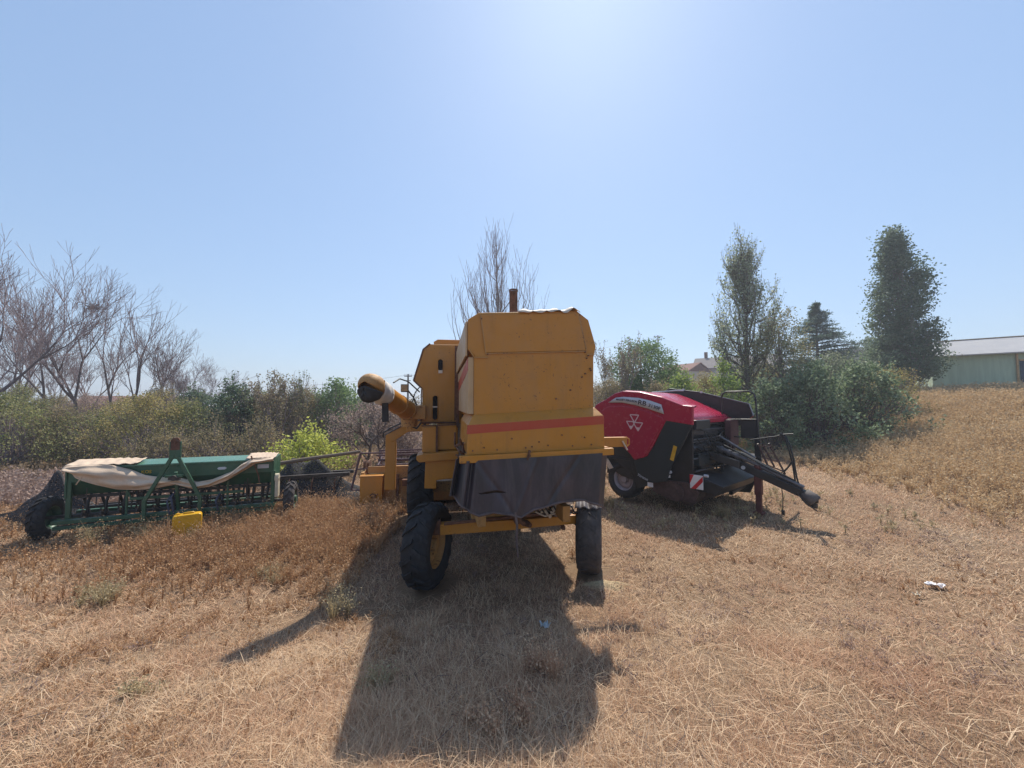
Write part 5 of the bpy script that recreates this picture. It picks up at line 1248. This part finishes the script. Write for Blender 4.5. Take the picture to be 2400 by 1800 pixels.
# branching dry weeds: wiry stems with crumbly heads
def weeds(name, x, y, h, mat, nb=9, heads=14, hs=.014, spread=.35, w=.0035):
    n = len(x); z = ground_z(x, y); dd = np.hypot(x, y)
    hh = h * rng.uniform(.55, 1.2, n); b0 = np.repeat(np.stack([x, y, z - .01], 1), nb, 0)
    az = rng.uniform(0, 2 * np.pi, n * nb); sp = rng.uniform(.05, 1, n * nb) * spread; H_ = np.repeat(hh, nb) * rng.uniform(.5, 1.05, n * nb)
    p1 = b0 + np.stack([np.cos(az) * sp * H_ * .4, np.sin(az) * sp * H_ * .4, H_ * .5], 1)
    p2 = p1 + np.stack([np.cos(az) * sp * H_ * .9 + rng.normal(0, .04, n * nb), np.sin(az) * sp * H_ * .9 + rng.normal(0, .04, n * nb), H_ * .5], 1)
    ww = (w + .0005 * np.repeat(dd, nb))[:, None]
    s = np.stack([-np.sin(az), np.cos(az), 0 * az], 1) * ww / 2
    V1 = np.stack([b0 - s, b0 + s, p1 + s, p1 - s, p2], 1).reshape(-1, 3); kk = np.arange(n * nb)[:, None] * 5
    # crumbs
    m_ = n * heads; i = rng.integers(0, nb, m_) + np.repeat(np.arange(n), heads) * nb; t = rng.uniform(.1, 1, m_)[:, None]
    P = p1[i] * (1 - t) + p2[i] * t + rng.normal(size=(m_, 3)) * .028; s_ = (hs * rng.uniform(.6, 1.6, m_) * (1 + .05 * np.repeat(dd, heads)))[:, None]
    u = rng.normal(size=(m_, 3)); u /= np.linalg.norm(u, axis=1)[:, None]; v = np.cross(u, rng.normal(size=(m_, 3))); v /= np.linalg.norm(v, axis=1)[:, None]
    V2 = np.stack([P - u * s_, P + v * s_ * .6, P + u * s_, P - v * s_ * .6], 1).reshape(-1, 3)
    k2 = np.arange(m_)[:, None] * 4 + len(V1)
    base = np.repeat(rng.uniform(0, 1, n), 1)
    at = np.concatenate([np.repeat(np.repeat(base, nb), 5) * .6, np.repeat(np.repeat(base, heads) * .5 + .5 * rng.uniform(0, 1, m_), 4)])
    o = pymesh(name, np.concatenate([V1, V2]), [(kk + np.array([0, 1, 2, 3]), 4), (kk + np.array([3, 2, 4]), 3), (k2 + np.array([0, 1, 2, 3]), 4)], mat, attr=at)
    return tag(o, kind='stuff')
def region(n, x0, x1, y0, y1, dens=None):
    x = rng.uniform(x0, x1, n); y = rng.uniform(y0, y1, n)
    if dens is not None: q = rng.uniform(0, 1, n) < dens(x, y); x, y = x[q], y[q]
    q = clear(x, y); return x[q], y[q]
# rust-brown weeds over the left foreground and the swell between drill and combine
def notcomb(x, y): return ~((x > -2.1) & (y > 4.4))
x, y = region(5200, -7.5, -1.5, 4.3, 9.3, lambda x, y: notcomb(x, y) * smooth(4.0, 6.8, y) * (.35 + .6 * patchy(x, y, 2, 1)) * (1 - smooth(-5.2, -6.8, x) * .6))
weeds('rust_brown_weeds', x, y, .27, RED, 10, 34, .008)
x, y = region(500, -6.2, -2.3, 6.2, 9.0, lambda x, y: notcomb(x, y) * .9)
weeds('tall_loose_weeds', x, y, .46, RED, 8, 26, .008, .8)
x, y = region(5200, -10.5, -.9, 1.5, 6.8, lambda x, y: (x < -1.2 + .25 * (4.3 - y)) * notcomb(x, y) * (.15 + .7 * (patchy(x, y, 2.2, 3) > .5)))
weeds('low_rust_weeds', x, y, .10, RED, 10, 22, .006, .8)
MAUVE = leafmat('mauve_dry_weeds', [(.0, (.25, .16, .13)), (.5, (.38, .27, .22)), (1, (.48, .37, .29))], .25, .8, .4, .7)
x, y = region(3000, -10.5, 8, 1.6, 7.5, lambda x, y: .8 * (patchy(x, y, 1.7, 7) > .60)); weeds('low_mauve_weeds', x, y, .075, MAUVE, 9, 22, .006, 1.1)
x, y = region(1500, -14, -4, 5.4, 9, lambda x, y: .35 + .4 * patchy(x, y, 2, 5))
weeds('drill_side_weeds', x, y, .22, RED, 9, 24, .009)
# bank on the right
x, y = region(17000, 8.5, 30, 5, 24, lambda x, y: smooth(9.3, 12.0, x - .12 * (y - 12)) * .98)
weeds('bank_weeds', x, y, .60 * (.55 + .45 * smooth(9.8, 12.5, x)), leafmat('bank_weed_stalks', [(.0, (.36, .23, .13)), (.3, (.52, .36, .20)), (.6, (.62, .46, .27)), (1, (.64, .52, .36))], .3, .8, .5, .35), 9, 30, .013, .6)
x, y = region(2600, -22, 6, 11, 22, lambda x, y: .9)
weeds('background_weeds', x, y, .4, leafmat('background_weed_stalks', [(.0, (.16, .11, .07)), (.5, (.28, .2, .12)), (1, (.38, .3, .19))], .3, .8, .5, .4), 8, 18, .018)
x, y = region(1500, -17, -7.6, 8.6, 12, lambda x, y: (y > 9.0 + .35 * (x + 8)) * .9)
weeds('hedge_foot_weeds', x, y, .45, MAUVE, 9, 26, .016)
# weeds near the baler and on the right field
x, y = region(260, 2.0, 8.5, 7.2, 10.5, lambda x, y: .35 + .0 * x); weeds('baler_side_weeds', x, y, .22, PALE, 9, 26, .014)
x, y = region(420, 1.5, 9, 2.5, 8, lambda x, y: patchy(x, y, 1.6, 2) > .62); weeds('low_field_weeds', x, y, .10, RED, 9, 14, .008, .9)
def single(name, x, y, h, mat, label, nb=18, heads=110, hs=.007, spread=.6, group=None, n=4, rad=.07):
    xx = x + rng.normal(0, rad, n); yy = y + rng.normal(0, rad * .7, n)
    o = weeds(name, xx, yy, h, mat, nb, heads, hs, spread); del o['kind']; tag(o, label, 'weed', group); return o
for xx, yy, h, lb, n_, rad_, mt in ((-1.85, 4.35, .42, 'pale green weed at the shadow edge left of the rear wheel', 6, .12, PALE), (-1.0, 2.9, .2, 'pale low weed in the left half of the combine shadow', 5, .05, PALE),
                      (-4.9, 4.75, .30, 'broad pale green weed clump on the left grass', 13, .12, PALE), (-3.35, 5.3, .22, 'small pale weed right of the broad clump', 7, .16, PALE), (-2.55, 2.75, .08, 'flat grey-green weed in front of the auger shadow', 5, .07, PALE),
                      (-.15, 2.45, .17, 'straw-coloured weed deep in the shadow near the camera', 7, .14, STRAW), (.35, 3.0, .26, 'upright dry weed right of the middle of the shadow', 6, .10, STRAW), (1.0, 6.1, .24, 'dry twiggy weed beside the right rear wheel', 4, .08, RED),
                      (4.45, 8.1, .34, 'pale weed in front of the baler pickup', 5, .10, PALE), (2.2, 8.9, .32, 'pale weed in front of the baler wheel', 5, .10, PALE), (-7.1, 6.5, .42, 'tall pale weed before the left half of the drill', 4, .07, PALE),
                      (-6.35, 6.75, .42, 'tall pale weed left of the jerrycan', 4, .06, PALE), (-5.35, 6.75, .36, 'pale weed touching the right side of the jerrycan', 4, .06, PALE)):
    single('weed', xx, yy, h, mt, lb, group='single pale weeds standing in the grass', n=n_, rad=rad_)
# straw lying flat
x, y, d = field(5200, 1.6, 9, 1.05); n = len(x); q = clear(x, y); x, y, d = x[q], y[q], d[q]; n = len(x)
o = blades('loose_straw', x, y, rng.uniform(.10, .30, n), .0016 + .0007 * d, np.full(n, 1.35) + rng.uniform(-.15, .2, n), STRAW, rng.uniform(.6, .95, n), .03); tag(o, kind='stuff')
x, y = clumps(150, 45, .09, 2.0, 5.2, .42); n = len(x); d = np.hypot(x, y)
o = blades('long_dry_grass', x, y, rng.uniform(.07, .24, n), .0011 + .0007 * d, rng.uniform(.1, 1.3, n), STRAW, rng.uniform(.3, 1, n)); tag(o, kind='stuff')
S = []
for k in range(900):
    d_ = 1 / rng.uniform(1 / 9, 1 / 1.7); a_ = rng.uniform(-1, 1); x0, y0 = d_ * math.sin(a_), d_ * math.cos(a_); z0 = gz(x0, y0) + .012
    az = rng.uniform(0, 6.28); L_ = rng.uniform(.06, .3); p = np.array([x0, y0, z0])
    for j in range(3):
        q = p + np.array([math.cos(az), math.sin(az), rng.normal(.03, .12)]) * L_ / 3; q[2] = max(q[2], z0 - .005); S.append((*p, *q, .0022, .0018)); p = q; az += rng.normal(0, .4)
o = segmesh('twig_litter', S, M_barkd, sides=3); tag(o, kind='stuff')
# far scrub beyond the fields: one mass nobody could count
rng = np.random.default_rng(9)
n = 1500; cx = rng.uniform(-75, 60, n); cy = 40 + .1 * np.abs(cx) + rng.uniform(0, 12, n); ch = rng.uniform(.2, 2.3, n) * (.55 + .45 * np.sin(cx * .35) * np.sin(cx * .13 + 1)) + .1
P = np.stack([cx, cy, ground_z(cx, cy) + ch], 1).repeat(60, 0) + np.clip(rng.normal(size=(n * 60, 3)), -1.8, 1.8) * np.array([.55, .55, .40])
P[:, 2] = np.maximum(P[:, 2], ground_z(P[:, 0], P[:, 1]))
o = leafmesh('distant_scrub', P, .26, LM['brgreen']); tag(o, kind='stuff')
